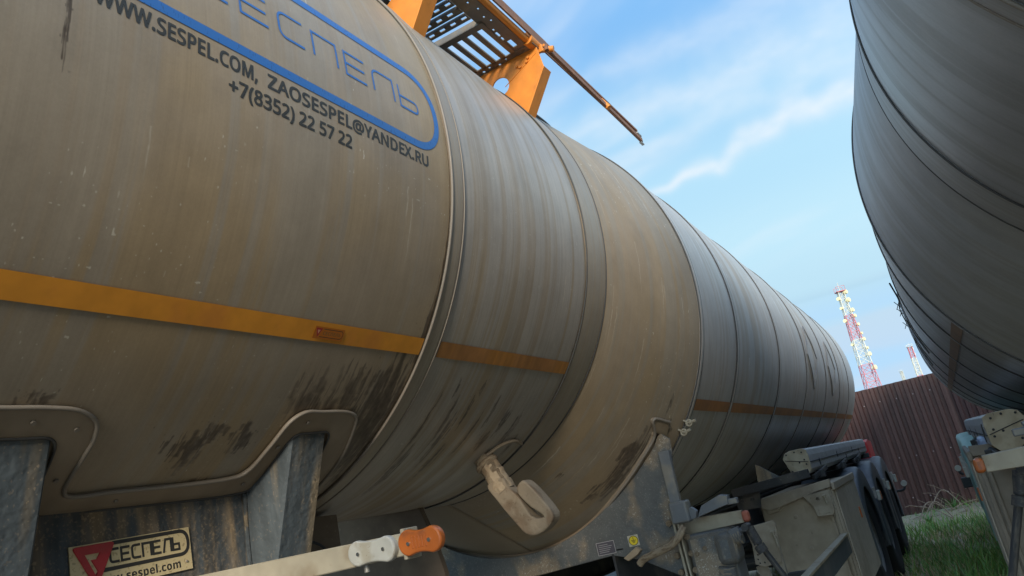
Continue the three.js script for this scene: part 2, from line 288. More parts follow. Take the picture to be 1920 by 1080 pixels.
const blackMask = inkMask(g => {
  g.font = '66px sans-serif'; g.lineWidth = 3.2; g.lineJoin = 'round'; const cap = 66 * .72, want = prY(-9.5) - prY(-7.75); 
  const line = (s, za, zb, a, hgt) => { g.save(); g.translate(0, prY(a)); g.scale(1, hgt / cap); tracked(g, s, prX(za), prX(zb), 0, true); g.restore(); };
  line('WWW.SESPEL.COM,', -.70, -1.058, -9.5, want);
  line('ZAOSESPEL@YANDEX.RU', -1.083, -1.672, -9.5, want);
  line('+7(8352) 22 57 22', -.982, -1.352, -12.35, want * 1.02);
}, 77);
const blueMask = inkMask(g => {
  const L = -.3, R0 = prX(-1.742), T = prY(7.6), B = prY(-7.0), rad = (B - T) / 2 * .98, th = 32;
  g.lineWidth = th; g.beginPath(); g.moveTo(-60, T + th / 2); g.lineTo(R0 - rad, T + th / 2); g.bezierCurveTo(R0 - rad * .38, T + th / 2, R0 - th / 2, T + rad * .48, R0 - th / 2, (T + B) / 2); g.bezierCurveTo(R0 - th / 2, B - rad * .42, R0 - rad * .4, B - th / 2, R0 - rad, B - th / 2); g.lineTo(-60, B - th / 2); g.stroke();
  // monoline letters
  g.lineWidth = 9; const t = prY(2.75), b = prY(-1.0), m = (t + b) / 2, X = prX;
  const C = z => { const x = X(z), e = X(z - .076), r = 34; g.beginPath(); g.moveTo(e, t); g.lineTo(x + r, t); g.quadraticCurveTo(x, t, x, t + r); g.lineTo(x, b - r); g.quadraticCurveTo(x, b, x + r, b); g.lineTo(e, b); g.stroke(); };
  const E = z => { const x = X(z), e = X(z - .076); g.beginPath(); g.moveTo(e, t); g.lineTo(x, t); g.lineTo(x, b); g.lineTo(e, b); g.moveTo(x, m); g.lineTo(e - 6, m); g.stroke(); };
  C(-.795); E(-.91); // out of view to the left
  E(-1.02); C(-1.13);
  { const x = X(-1.237), e = X(-1.318); g.beginPath(); g.moveTo(x, b); g.lineTo(x, t); g.lineTo(e, t); g.lineTo(e, b); g.stroke(); }
  E(-1.349);
  { const x = X(-1.455), e = X(-1.54), r = 40; g.beginPath(); g.moveTo(x, b); g.lineTo(x, t + r); g.quadraticCurveTo(x, t, x + r, t); g.lineTo(e, t); g.lineTo(e, b); g.stroke(); }
  { const x = X(-1.566), e = X(-1.645), r = 26; g.beginPath(); g.moveTo(x, t); g.lineTo(x, b); g.lineTo(e - r, b); g.quadraticCurveTo(e, b, e, b - r); g.lineTo(e, m + r); g.quadraticCurveTo(e, m, e - r, m); g.lineTo(x, m); g.stroke(); }
}, 78);
M.inkBlack = mat(.045, .046, .042, .5, 0, { alphaMap: blackMask, transparent: true });
M.inkBlue = mat(.035, .16, .46, .45, 0, { alphaMap: blueMask, transparent: true });
const tapeMark = canvas(384, 96, (g, w, h) => { g.fillStyle = '#b86a1c'; g.fillRect(0, 0, w, h); g.strokeStyle = '#4c3a26'; g.lineWidth = 6; g.beginPath(); g.moveTo(110, 16); g.lineTo(340, 16); g.quadraticCurveTo(372, 16, 372, 48); g.quadraticCurveTo(372, 80, 340, 80); g.lineTo(78, 80); g.stroke();
  g.fillStyle = '#a02c2c'; g.beginPath(); g.moveTo(10, 12); g.lineTo(94, 12); g.lineTo(52, 86); g.fill(); g.fillStyle = '#d09a78'; g.beginPath(); g.moveTo(34, 26); g.lineTo(70, 26); g.lineTo(52, 60); g.fill(); g.fillStyle = '#7a5a32'; g.font = 'bold 40px sans-serif'; tracked(g, 'СЕСПЕЛЬ', 108, 348, 62); });
tapeMark.colorSpace = THREE.SRGBColorSpace; M.tapeMark = mat(1, 1, 1, .5, 0, { map: tapeMark });
function signArt(g, w, h, ink, ground, red) {
  g.fillStyle = ground; g.fillRect(0, 0, w, h);
  if (red === 'dirt') { seed_ = 5150; for (let i = 0; i < 260; i++) { g.globalAlpha = rr(.05, .35); g.fillStyle = rnd() < .5 ? '#7a5a30' : '#4b3a24'; g.beginPath(); g.ellipse(rr(0, w), rr(0, h), rr(2, 18), rr(2, 9), rr(0, 3), 0, 7); g.fill(); } g.globalAlpha = 1; }
  g.strokeStyle = g.fillStyle = ink; g.lineWidth = 30; g.lineCap = 'butt';
  g.beginPath(); g.moveTo(355, 22); g.lineTo(w - 110, 22); g.quadraticCurveTo(w - 22, 22, w - 22, 120); g.quadraticCurveTo(w - 22, 216, w - 110, 216); g.lineTo(245, 216); g.stroke();
  g.lineWidth = 20; const t = 70, b = 168; let x = 330; const cw = 76, st = 96;
  const sC = x => { g.beginPath(); g.moveTo(x + cw, t); g.lineTo(x + 26, t); g.quadraticCurveTo(x, t, x, t + 26); g.lineTo(x, b - 26); g.quadraticCurveTo(x, b, x + 26, b); g.lineTo(x + cw, b); g.stroke(); };
  const sE = x => { g.beginPath(); g.moveTo(x + cw, t); g.lineTo(x, t); g.lineTo(x, b); g.lineTo(x + cw, b); g.moveTo(x, (t + b) / 2); g.lineTo(x + cw - 8, (t + b) / 2); g.stroke(); };
  sC(x); sE(x + st); sC(x + 2 * st); g.beginPath(); g.moveTo(x + 3 * st, b + 8); g.lineTo(x + 3 * st, t); g.lineTo(x + 3 * st + cw, t); g.lineTo(x + 3 * st + cw, b + 8); g.stroke(); sE(x + 4 * st);
  g.beginPath(); g.moveTo(x + 5 * st, b + 8); g.lineTo(x + 5 * st + 24, t); g.lineTo(x + 5 * st + cw, t); g.lineTo(x + 5 * st + cw, b + 8); g.stroke(); g.beginPath(); g.moveTo(x + 6 * st, t - 8); g.lineTo(x + 6 * st, b); g.lineTo(x + 6 * st + 60, b); g.lineTo(x + 6 * st + 60, 122); g.lineTo(x + 6 * st, 122); g.stroke();
  g.font = 'bold 92px sans-serif'; tracked(g, 'www.sespel.com', 185, w - 110, 322);
}
const signMap = canvas(1080, 350, (g, w, h) => signArt(g, w, h, '#34322f', '#d3bf92', 'dirt')); signMap.colorSpace = THREE.SRGBColorSpace;
const signBump = canvas(1080, 350, (g, w, h) => signArt(g, w, h, '#fff', '#000'));
M.sign = mat(1, 1, 1, .55, 0, { map: signMap, bumpMap: signBump, bumpScale: .003 });
M.signEdge = mat(.42, .34, .2, .6);
const yellow = canvas(256, 256, (g, w) => { g.fillStyle = '#b9b5a4'; g.fillRect(0, 0, w, w); g.fillStyle = '#d9c32c'; g.beginPath(); g.arc(128, 128, 108, 0, 7); g.fill(); g.strokeStyle = g.fillStyle = '#191811'; g.lineWidth = 13; g.stroke(); g.fillRect(122, 46, 12, 72); g.fillRect(70, 116, 116, 13); g.fillRect(90, 142, 76, 13); g.fillRect(108, 168, 40, 13); }); yellow.colorSpace = THREE.SRGBColorSpace; M.yellow = mat(1, 1, 1, .5, 0, { map: yellow });
const plateTxt = canvas(256, 160, (g, w, h) => { g.fillStyle = '#55525a'; g.fillRect(0, 0, w, h); g.strokeStyle = '#b9b6b4'; g.lineWidth = 6; g.strokeRect(6, 6, w - 12, h - 12); g.fillStyle = '#a9a6a6'; for (let i = 0; i < 5; i++) g.fillRect(30, 34 + i * 22, 130 + ((i * 53) % 70), 6); }); plateTxt.colorSpace = THREE.SRGBColorSpace; M.plateTxt = mat(1, 1, 1, .5, .2, { map: plateTxt });
const HOOK = [[.48, 1.435], [.512, 1.369], [.56, 1.293], [.597, 1.244], [.627, 1.232], [.669, 1.24], [.71, 1.269], [.717, 1.288], [.702, 1.325], [.629, 1.423], [.614, 1.419], [.597, 1.401], [.6, 1.379], [.635, 1.331], [.681, 1.288], [.653, 1.287], [.632, 1.301], [.6, 1.369], [.565, 1.413], [.548, 1.45]];
// ------------------------------------------------------------------ tank trailer; local x points to the side that faces the gap
const Zup = V(0, 1, 0);
function makeTrailer(name, label, at, S) {
  const T = thing(name, label, 'tank trailer', at, 'parked tank trailers');
  const { b1, b2, c, rear, end } = S;
  const ax = z => { if (z >= b2[1]) return TF; if (z <= c) return TR; const k = (z - b2[1]) / (c - b2[1]); return { y: mix(TF.y, TR.y, k), r: mix(TF.r, TR.r, k) }; };
  const P = (z, a, lift = 0) => { const q = ax(z); return V((q.r + lift) * Math.cos(a * D), q.y + (q.r + lift) * Math.sin(a * D), z); };
  // a rolled sheet between two stations, its edges turned in
  function sheet(z0, z1, a0, a1, { lip = .012, raise = 0, wob = .0012, seed = 1, nz = 0, nt = 0, round = .004 } = {}) {
    const L = Math.abs(z1 - z0), n = nz || Math.max(2, Math.round(L * (a1 > 90 ? 8 : 34))), m = nt || Math.max(8, Math.round((a1 - a0) / (a1 > 90 ? 3 : 1))), rows = [[0, -lip], [0, -round * .5], [round / L, 0]];
    for (let i = 1; i < n; i++) rows.push([i / n, 0]); rows.push([1 - round / L, 0], [1, -round * .5], [1, -lip]);
    const pos = [], uv = [], idx = [];
    for (const [t, dr] of rows) for (let j = 0; j <= m; j++) {
      const z = mix(z0, z1, t), a = j === 0 ? a0 : j === m ? a1 : mix(a0 + .25, a1 - .25, (j - 1) / (m - 2)), w = waver(z, a, seed, wob);
      const e = j && j < m ? 0 : -lip; // lengthwise edges turned in as well
      const p = P(z, a, raise + dr + w + (lip > .001 ? e : 0)); pos.push(p.x, p.y, p.z); uv.push(t, (a + 90) / 180);
    }
    for (let i = 0; i < rows.length - 1; i++) for (let j = 0; j < m; j++) { const k = i * (m + 1) + j, q = k + m + 1; idx.push(k, k + 1, q, q, k + 1, q + 1); }
    const g = new THREE.BufferGeometry(); g.setAttribute('position', new THREE.Float32BufferAttribute(pos, 3)); g.setAttribute('uv', new THREE.Float32BufferAttribute(uv, 2)); g.setIndex(idx); g.computeVertexNormals(); return g;
  }
  const waver = (z, a, seed, wob) => (fbm(z * 2.6 + seed, a * .055, seed, 3) - .5) * 2 * wob;
  function patch(z0, z1, a0, a1, lift, metres = false, seed = -1e9) { // thin film on the barrel
    const n = Math.max(2, Math.round(Math.abs(z1 - z0) * 44)), m = Math.max(2, Math.round((a1 - a0) / .8)), pos = [], uv = [], idx = [];
    for (let i = 0; i <= n; i++) for (let j = 0; j <= m; j++) { const z = mix(z0, z1, i / n), a = mix(a0, a1, j / m), p = P(z, a, lift + (seed > -1e8 ? waver(z, a, seed, .0012) : 0)); pos.push(p.x, p.y, p.z); metres ? uv.push(z, a * D) : uv.push(i / n, j / m); }
    for (let i = 0; i < n; i++) for (let j = 0; j < m; j++) { const k = i * (m + 1) + j, q = k + m + 1; idx.push(k, k + 1, q, q, k + 1, q + 1); }
    const g = new THREE.BufferGeometry(); g.setAttribute('position', new THREE.Float32BufferAttribute(pos, 3)); g.setAttribute('uv', new THREE.Float32BufferAttribute(uv, 2)); g.setIndex(idx); g.computeVertexNormals(); return g;
  }
  const path = (l, lift) => l.map(([z, a]) => P(z, a, lift));
  const arc = (z, a0, a1, lift, n = 40) => Array.from({ length: n + 1 }, (_, i) => P(z, mix(a0, a1, i / n), lift));
  const resample = (l, n) => { const cv = new THREE.CatmullRomCurve3(l.map(([z, a]) => V(z, a / 57.3, 0)), false, 'centripetal'); return cv.getSpacedPoints(n).map(p => [p.x, p.y * 57.3]); };
  function ribbon(A, B, lift, n = 60, thick = .006) { // strip of sheet between two lines on the barrel
    const a = resample(A, n), b = resample(B, n), pos = [], idx = [], uv = [];
    for (let i = 0; i <= n; i++) for (let j = 0; j <= 5; j++) { const t = clamp((j - 1) / 3), d = (j === 0 || j === 5) ? lift - thick : lift; const p = P(mix(a[i][0], b[i][0], t), mix(a[i][1], b[i][1], t), d); pos.push(p.x, p.y, p.z); uv.push(p.z, p.y); }
    for (let i = 0; i < n; i++) for (let j = 0; j < 5; j++) { const k = i * 6 + j, q = k + 6; idx.push(k, k + 1, q, q, k + 1, q + 1); }
    const g = new THREE.BufferGeometry(); g.setAttribute('position', new THREE.Float32BufferAttribute(pos, 3)); g.setAttribute('uv', new THREE.Float32BufferAttribute(uv, 2)); g.setIndex(idx); g.computeVertexNormals(); return g;
  }
  // ---- barrel
  { // inner shell with its ends
    const st = [1.25, b2[1], c, end], pos = [], idx = [], m = 72; const prof = [[1.55, 0], [1.5, .45], [1.38, .85], [1.25, 1], [b2[1], 1], [c, 1], [end, 1], [end - .10, .9], [end - .22, .55], [end - .27, 0]];
    for (const [z, k] of prof) for (let j = 0; j <= m; j++) { const q = ax(z), a = j / m * 2 * Math.PI, r = (q.r - .014) * k; pos.push(r * Math.cos(a), q.y + r * Math.sin(a), z); }
    for (let i = 0; i < prof.length - 1; i++) for (let j = 0; j < m; j++) { const k = i * (m + 1) + j, q = k + m + 1; idx.push(k, k + 1, q, q, k + 1, q + 1); }
    const g = new THREE.BufferGeometry(); g.setAttribute('position', new THREE.Float32BufferAttribute(pos, 3)); g.setIndex(idx); g.computeVertexNormals(); add('inner_shell', g, M.core, T);
  }
  const g = .0045;
  const rings = [[1.25, -.446, S.matA], [-.455, b1[0] + g, S.matA], [b1[1] - g, b2[0] + g, S.matB], [b2[1] - g, c + g, S.matC]];
  for (const [z0, z1, m] of rings) { add('cladding_sheet', sheet(z0, z1, -89.7, 89.7, { seed: Math.round(z0 * 10) }), m, T); add('cladding_sheet', sheet(z0, z1, 90.3, 269.7, { seed: 50 }), M.farSide, T); }
  for (const [z0, z1] of [b1, b2]) { add('joint_band', sheet(z0, z1, -89.7, 89.7, { raise: .005, nz: 3 }), S.matBand, T); add('joint_band', sheet(z0, z1, 90.3, 269.7, { raise: .005, nz: 3 }), M.farSide, T); }
  add('joint_bead', tube(arc(b1[0] + .004, -89, 89, .006), .0045, 120, 6), M.bead, T); add('joint_bead', tube(arc(b1[1] - .003, -89, 89, .004), .003, 120, 6), M.bead, T);
  add('joint_bead', tube(arc(b2[0] + .004, -89, 89, .004), .0032, 120, 6), M.darkBead, T); add('joint_bead', tube(arc(b2[1] - .003, -89, 89, .004), .0032, 120, 6), M.darkBead, T);
  let zp = c; const zs = [c, ...rear, end];
  zs.forEach((z, i) => {
    const w = .034;
    if (i < zs.length - 1) {
      const z0 = z - w - g, z1 = (i === zs.length - 2) ? end : zs[i + 1] + g; const m = i % 2 ? S.rear2 : S.rear1;
      add('cladding_sheet', sheet(z0, z1, -89.7, 89.7, { seed: 7 + i, wob: .0018 }), m, T); add('cladding_sheet', sheet(z0, z1, 90.3, 269.7, { seed: 9 + i }), M.farSide, T);
      add('strap_band', sheet(z, z - w, -89.7, 89.7, { raise: .007, nz: 2, wob: 0 }), M.galvBand ?? S.rear1, T); add('strap_band', sheet(z, z - w, 90.3, 269.7, { raise: .007, nz: 2, wob: 0 }), M.farSide, T);
      add('joint_bead', tube(arc(z + .003, -89, 89, .003), .004, 110, 6), M.darkBead, T); add('joint_bead', tube(arc(z - w - .004, -89, 89, .003), .004, 110, 6), M.darkBead, T);
    }
  });
  { // rounded rear end sheet
    const prof = [[0, 1], [.03, .985], [.08, .93], [.16, .72], [.22, .4], [.24, 0]], pos = [], idx = [], uv = [], m = 96;
    for (const [d, k] of prof) for (let j = 0; j <= m; j++) { const a = j / m * 2 * Math.PI, r = TR.r * k; pos.push(r * Math.cos(a), TR.y + r * Math.sin(a), end - d); uv.push(.5 + .5 * k * Math.cos(a), .5 + .5 * k * Math.sin(a)); }
    for (let i = 0; i < prof.length - 1; i++) for (let j = 0; j < m; j++) { const k = i * (m + 1) + j, q = k + m + 1; idx.push(k, k + 1, q, q, k + 1, q + 1); }
    const ge = new THREE.BufferGeometry(); ge.setAttribute('position', new THREE.Float32BufferAttribute(pos, 3)); ge.setAttribute('uv', new THREE.Float32BufferAttribute(uv, 2)); ge.setIndex(idx); ge.computeVertexNormals(); add('end_sheet', ge, S.rear2, T);
    const ge2 = ge.clone(); const p = ge2.attributes.position; for (let i = 0; i < p.count; i++) { p.setY(i, (p.getY(i) - TR.y) * TF.r / TR.r + TF.y); p.setX(i, p.getX(i) * TF.r / TR.r); p.setZ(i, 1.25 + (end - p.getZ(i))); } ge2.computeVertexNormals(); add('end_sheet', ge2, M.farSide, T);
  }
  // ---- marking tape along the side
  const tp = (z0, z1, a0, a1, m) => add('marking_tape', patch(z0, z1, a0, a1, .0035, true), m, T);
  if (S.detail) tp(-.46, b1[0] + .012, -39.2, -36.4, S.tapeF); if (S.detail) tp(b1[1] - .012, b2[0] + .012, -39.2, -36.4, M.tapeB);
  zs.forEach((z, i) => { if (i < zs.length - 1) tp(z - .048, zs[i + 1] + (i === zs.length - 2 ? .01 : .012), -33.5, -30.7, S.tapeB); });
  if (S.detail) {
    add('lettering', patch(PR.z0, PR.z1, PR.a0, PR.a1, .0008, false, -5), M.inkBlack, T);
    add('logo', patch(PR.z0, PR.z1, PR.a0, PR.a1, .0012, false, -5), M.inkBlue, T);
    add('tape_emblem', patch(-1.340, -1.440, -38.75, -37.05, .0055), M.tapeMark, T);
  }
  // placard holders on the rear rings
  for (const [zc, ac] of [[-7.30, -7], [-8.62, -8]]) {
    const h = 14, w = .27, cor = [[zc, ac + h], [zc - w, ac], [zc, ac - h], [zc + w, ac]];
    const hd = add('placard_holder', [0, 1, 2, 3].map(i => tube(path([cor[i], [mix(cor[i][0], cor[(i + 1) % 4][0], .5), mix(cor[i][1], cor[(i + 1) % 4][1], .5)], cor[(i + 1) % 4]], .010), .0045, 12, 6)), M.galvD, T);
    add('placard_back', ribbon([cor[0], cor[1], cor[2]], [cor[0], cor[3], cor[2]], .005, 20, .002), S.rear2, hd);
  }
  // ---- support under the front barrel, with the cladding collar round it
  if (S.detail) {
    const outer = [[-.40, -50], [-.726, -50], [-.80, -49.9], [-.862, -50.2], [-.905, -51.6], [-.921, -54], [-.923, -56.5], [-.931, -61.6], [-.95, -63], [-1.05, -62.9], [-1.36, -61.6], [-1.376, -60.5], [-1.386, -56], [-1.40, -51.5], [-1.43, -49.9], [-1.488, -49.7], [-1.586, -49.7], [-1.628, -50.6], [-1.650, -53], [-1.680, -58], [-1.70, -66]];
    const inner = [[-.40, -53.8], [-.70, -53.8], [-.78, -53.8], [-.835, -53.8], [-.852, -54.6], [-.862, -56.5], [-.868, -58.5], [-.89, -64.5], [-.93, -66.6], [-1.05, -66.5], [-1.40, -65.8], [-1.437, -65], [-1.437, -60], [-1.437, -55.2], [-1.45, -53.9], [-1.50, -53.5], [-1.556, -53.5], [-1.572, -54.4], [-1.582, -56.5], [-1.60, -60], [-1.62, -68]];
    const col = add('cladding_collar', ribbon(outer, inner, .008, 150), M.brownSkirt, T);
    const sp = (l, n) => path(resample(l, n), .009);
    add('rim_bead', tube(sp(outer, 140), .0045, 300, 8), M.bead, col); add('rim_bead', tube(sp(inner, 140), .003, 260, 6), M.darkBead, col);
    for (const [z, a] of [[-.79, -51.7], [-.875, -52.6], [-1.07, -64.7], [-1.395, -63.4], [-1.412, -56], [-1.46, -51.6], [-.90, -60]]) add('rivet', bolt(P(z, a, .009), P(0, a, 1).sub(P(0, a, 0)).normalize(), .005, .004), M.bead, col);
    const sup = add('support_panel', box(.22, .402, 1.16, 1.54, -.30, -1.50, .004), M.mud, T);
    for (const [z0, z1] of [[-.42, -.845], [-1.437, -1.56]]) {
      const lg = plateZ([[.592, 1.617], [.470, 1.27], [.465, 1.12], [.2, 1.12], [.2, 1.70], [.45, 1.66]], z0, z0 - z1, [], .006); boxUV(lg); add('support_leg', lg, M.leg, T);
    }
    add('weld_seam', tube([V(.41, 1.50, -1.434), V(.405, 1.4, -1.433), V(.405, 1.2, -1.433)], .006, 20, 6), M.leg, sup);
    // maker's plate
    const pl = new THREE.BoxGeometry(.284, .092, .003); const sg = add('maker_plate', pl, [M.signEdge, M.signEdge, M.signEdge, M.signEdge, M.sign, M.signEdge], T); sg.rotation.set(0, Math.PI / 2, .03, 'YXZ'); sg.position.set(.4055, 1.388, -1.122);
    const tri = new THREE.Shape(); tri.moveTo(-.043, .036); tri.quadraticCurveTo(-.045, .041, -.038, .041); tri.lineTo(.038, .041); tri.quadraticCurveTo(.045, .041, .043, .035); tri.lineTo(.006, -.034); tri.quadraticCurveTo(0, -.042, -.006, -.034); tri.closePath();
    const hole = new THREE.Path(); hole.moveTo(-.022, .024); hole.lineTo(.012, .024); hole.lineTo(.004, .012); hole.lineTo(-.008, .012); hole.lineTo(.005, -.012); hole.lineTo(-.001, -.021); tri.holes.push(hole);
    const tg = new THREE.ExtrudeGeometry(tri, { depth: .002, bevelEnabled: true, bevelSize: .0012, bevelThickness: .0012, bevelSegments: 1 }); const tm = add('red_triangle', tg, wornRed, sg); tm.position.set(-.091, .002, .0025); tm.scale.set(.98, .98, 1);
    for (const x of [-.127, .127]) { const r = add('rivet', new THREE.SphereGeometry(.003, 8, 6), M.bead, sg); r.position.set(x, x > 0 ? -.028 : -.036, .002); }
    // skid frame behind
    add('skid_plate', [box(-.45, .30, 1.16, 1.42, .9, -1.5, .006), beamY([[-1.5, 1.18, 1.44], [-1.95, 1.30, 1.43]], -.42, .24)], M.under, T);
    const bh = plateZ([[.02, 1.45], [.07, 1.30], [.10, 1.16], [.10, .98], [-1.0, .98], [-1.0, 1.46], [-.5, 1.56]], -2.68, .03); boxUV(bh); add('frame_bulkhead', bh, M.under, T);
    add('cable', tube([V(.30, 1.36, -1.46), V(.34, 1.375, -1.60), V(.36, 1.35, -1.72), V(.34, 1.30, -1.80)], .004, 24, 6), M.rubber, T);
  }
  function beamY(st, x0, x1) { const [[za, y0, y1], [zb, y2, y3]] = st; const pos = [[x0, y0, za], [x1, y0, za], [x1, y1, za], [x0, y1, za], [x0, y2, zb], [x1, y2, zb], [x1, y3, zb], [x0, y3, zb]]; const f = [[0, 1, 2, 3], [5, 4, 7, 6], [1, 5, 6, 2], [4, 0, 3, 7], [3, 2, 6, 7], [4, 5, 1, 0]]; const v = []; for (const [a, b, c2, d] of f) for (const i of [a, b, c2, a, c2, d]) v.push(...pos[i]); const ge = new THREE.BufferGeometry(); ge.setAttribute('position', new THREE.Float32BufferAttribute(v, 3)); ge.computeVertexNormals(); boxUV(ge); return ge; }

  // ---- marker arms reaching out over the gap
  function markerArm(z, o0, o1, y0, y1, endMat, lens, s = 1) {
    const A = add('marker_arm', plateZ([[o0, y0 - .006], [o1, y0 + .004], [o1, y1 - .004], [o0, y1 + .004]], z, .034), M.cream, T); boxUV(A.geometry);
    const dog = (cx, cy, L, h) => { const sh = new THREE.Shape(); const r = h / 2, w = L / 2 - r; sh.moveTo(-w, -r); sh.quadraticCurveTo(0, -r * .58, w, -r); sh.absarc(w, 0, r, -Math.PI / 2, Math.PI / 2, false); sh.quadraticCurveTo(0, r * .58, -w, r); sh.absarc(-w, 0, r, Math.PI / 2, Math.PI * 1.5, false); const q = new THREE.ExtrudeGeometry(sh, { depth: .008, bevelEnabled: true, bevelSize: .004, bevelThickness: .005, bevelSegments: 3, curveSegments: 12 }); q.rotateZ(-.03); q.translate(cx, cy, z + .001); return boxUV(q); };
    const yc = (y0 + y1) / 2, e = add('side_lamp', lens ? dog(o1 + .034, yc, .092, .040) : box(o1 - .002, o1 + .03, y0 + .004, y1 - .008, z + .008, z - .03, .012), endMat, A);
    if (lens) for (const d of [.010, .058]) add('screw', rod(V(o1 + d, yc - .001, z + .012), V(o1 + d, yc - .001, z + .017), .0038, 8), M.chrome, e);
    if (lens) for (let k = -2; k <= 2; k++) add('lens_rib', box(o1 + .032 + k * .0075, o1 + .036 + k * .0075, yc - .011, yc + .011, z + .0135, z + .0155, .0008), endMat, e);
    if (lens) { const l = add('front_reflector', dog(o1 - .082, yc, .108, .040), M.white, A); for (const d of [-.112, -.050]) add('screw', rod(V(o1 + d, yc, z + .012), V(o1 + d, yc, z + .017), .0038, 8), M.chrome, l); add('end_clip', box(o1 - .012, o1 - .003, y0 - .004, y1 + .004, z + .006, z - .04, .002), M.cream, A); }
    for (const d of [.12, .34, .5]) if (o1 - d > o0) add('nut', rod(V(o1 - d, y0 - .012, z - .014), V(o1 - d, y0 + .002, z - .014), .006, 6), M.galv, A);
    return A;
  }
  if (S.detail) markerArm(-1.24, .44, 1.035, 1.274, 1.323, M.amber, true);
  { const A = markerArm(S.armZ, .76, 1.085, 1.076, 1.136, S.detail ? M.redDull : M.amber, false); }
  // ---- lifting hook below the front barrel
  if (S.detail) {
    const pts = new THREE.CatmullRomCurve3(HOOK.map(([x, y]) => V(x, y, 0)), true, 'centripetal').getSpacedPoints(110).slice(0, 110).map(p => [p.x, p.y]); const hg = plateZ(pts, -2.488, .066, [], .008, 4); boxUV(hg); const hk = add('hose_hook', hg, M.sand, T);
    const nk = tube([V(.455, 1.55, -2.53), V(.484, 1.504, -2.525), V(.510, 1.456, -2.52), V(.535, 1.40, -2.52)], .036, 26, 16); { const p = nk.attributes.position, n = nk.attributes.normal; for (let i = 0; i < p.count; i++) { const k = (fbm(p.getX(i) * 60 + p.getZ(i) * 40, p.getY(i) * 60, 3, 3) - .4) * .016; p.setXYZ(i, p.getX(i) + n.getX(i) * k, p.getY(i) + n.getY(i) * k, p.getZ(i) + n.getZ(i) * k); } nk.computeVertexNormals(); boxUV(nk); } add('wrapped_neck', nk, M.clay, hk);
    const fl = new THREE.TorusGeometry(.036, .012, 8, 20); fl.applyQuaternion(new THREE.Quaternion().setFromUnitVectors(V(0, 0, 1), V(.5, -.85, 0).normalize())); fl.translate(.478, 1.512, -2.525); add('collar_ring', fl, M.clay, hk);
    add('drip_ledge', tube(path([[-2.50, -60.5], [-2.54, -57.6], [-2.62, -56.4], [-2.70, -57.4]], .012), .007, 24, 6), M.brownSkirt, hk);
  }
  // ---- cradle under the cone
  {
    const zc = S.cradleZ, q = ax(zc), R = q.r + .004, ins = []; for (let a = -138; a <= (S.detail ? -41 : -52); a += 3) { const RR2 = R + .040 * sm(52, 84, Math.min(-a, 180 + a)); ins.push([RR2 * Math.cos(a * D), q.y + RR2 * Math.sin(a * D)]); }
    const right = [...(S.detail ? [[.872, 1.50], [.868, 1.44]] : []), [.81, 1.23], [.80, 1.10], [.79, .90], [.60, 1.008], [.47, 1.048], [.07, 1.02], [-.47, 1.04], [-.79, .9], [-.80, 1.2]];
    const pg = plateZ([...ins, ...right], zc, .022, [], .003); boxUV(pg); const cr = add('cradle_plate', pg, S.detail ? M.pitted : M.beigeR, T);
    const oA = [[c + .13, -38.5], [zc + .09, -40], [zc + .035, -43], [zc + .030, -50], [zc + .010, -60], [zc - .04, -72], [zc - .085, -89], [zc - .085, -125]];
    const iA = [[c + .10, -42.2], [zc + .045, -42.6], [zc + .004, -45], [zc + .002, -51], [zc - .02, -60], [zc - .08, -72], [zc - .13, -89], [zc - .13, -125]];
    const col = S.detail && add('cradle_collar', ribbon(oA, iA, .012, 90, .012), M.brownSkirt, T); if (S.detail) add('rim_bead', tube(path(resample(oA, 90), .014), .007, 200, 8), M.bead, col);
    const ps = S.detail && add('cradle_post', boxUV(plateZ([[.815, 1.45], [.865, 1.45], [.858, 1.22], [.812, 1.22]], zc + .035, .03)), M.galvD, T);
    if (S.detail) add('post_foot', box(.80, .885, 1.13, 1.225, zc + .045, zc - .03, .012), M.galvD, ps);
    add('flange', [box(.796, .806, .70, 1.17, zc + .028, zc - .03, .002), box(.815, .824, .70, 1.15, zc + .028, zc - .03, .002)], M.cream, cr);
    for (const y of [1.14, 1.07, 1.0, .93]) for (const o of [.775, .842]) add('flange_bolt', bolt(V(o, y, zc + .001), V(0, 0, 1), .014, .018), M.clay, cr);
    if (S.detail) {
      const st = add('earth_sticker', plane(.052, .048), M.yellow, cr); st.position.set(.587, 1.096, zc + .0035); st.rotation.z = .02;
      const tx = add('data_plate', plane(.094, .060), M.plateTxt, cr); tx.position.set(.445, 1.086, zc + .0035); tx.rotation.z = .01;
      add('hose', tube([V(.845, 1.115, zc + .05), V(.835, 1.09, zc + .075), V(.79, 1.055, zc + .08), V(.70, 1.03, zc + .075), V(.63, 1.012, zc + .05), V(.605, .995, zc + .045)], .016, 40, 10), M.clay, T);
      for (const [a, z] of [[-36.5, .02], [-39, .03]]) { const p = P(c + z, a, .03), rg = new THREE.TorusGeometry(.013, .006, 8, 14); rg.translate(p.x, p.y, p.z); const h = add('band_clamp', [rg, rod(p, p.clone().add(V(.035, .005, 0)), .008, 6), rod(P(c + z, a, 0), p, .006, 6)], M.cream, T); }
      add('foot_scrap', plateZ([[.53, 1.03], [.60, 1.068], [.62, 1.052], [.60, 1.035], [.55, 1.015]], zc + .03, .03), M.clay, cr);
    }
    // landing gear
    const lg = add('landing_gear', [box(.832, 1.03, .80, 1.075, zc + .02, zc - .14, .02), box(.86, 1.0, .28, .82, zc + .005, zc - .13, .008)], S.detail ? M.pitted : M.blackSteel, T);
    add('gear_case', [box(.955, 1.05, .925, 1.062, zc + .045, zc - .10, .03), rod(V(.985, .925, zc + .02), V(.975, .86, zc + .01), .038, 14), rod(V(1.045, 1.03, zc), V(1.075, 1.035, zc), .034, 14)], S.detail ? M.pitted : M.blackSteel, lg);
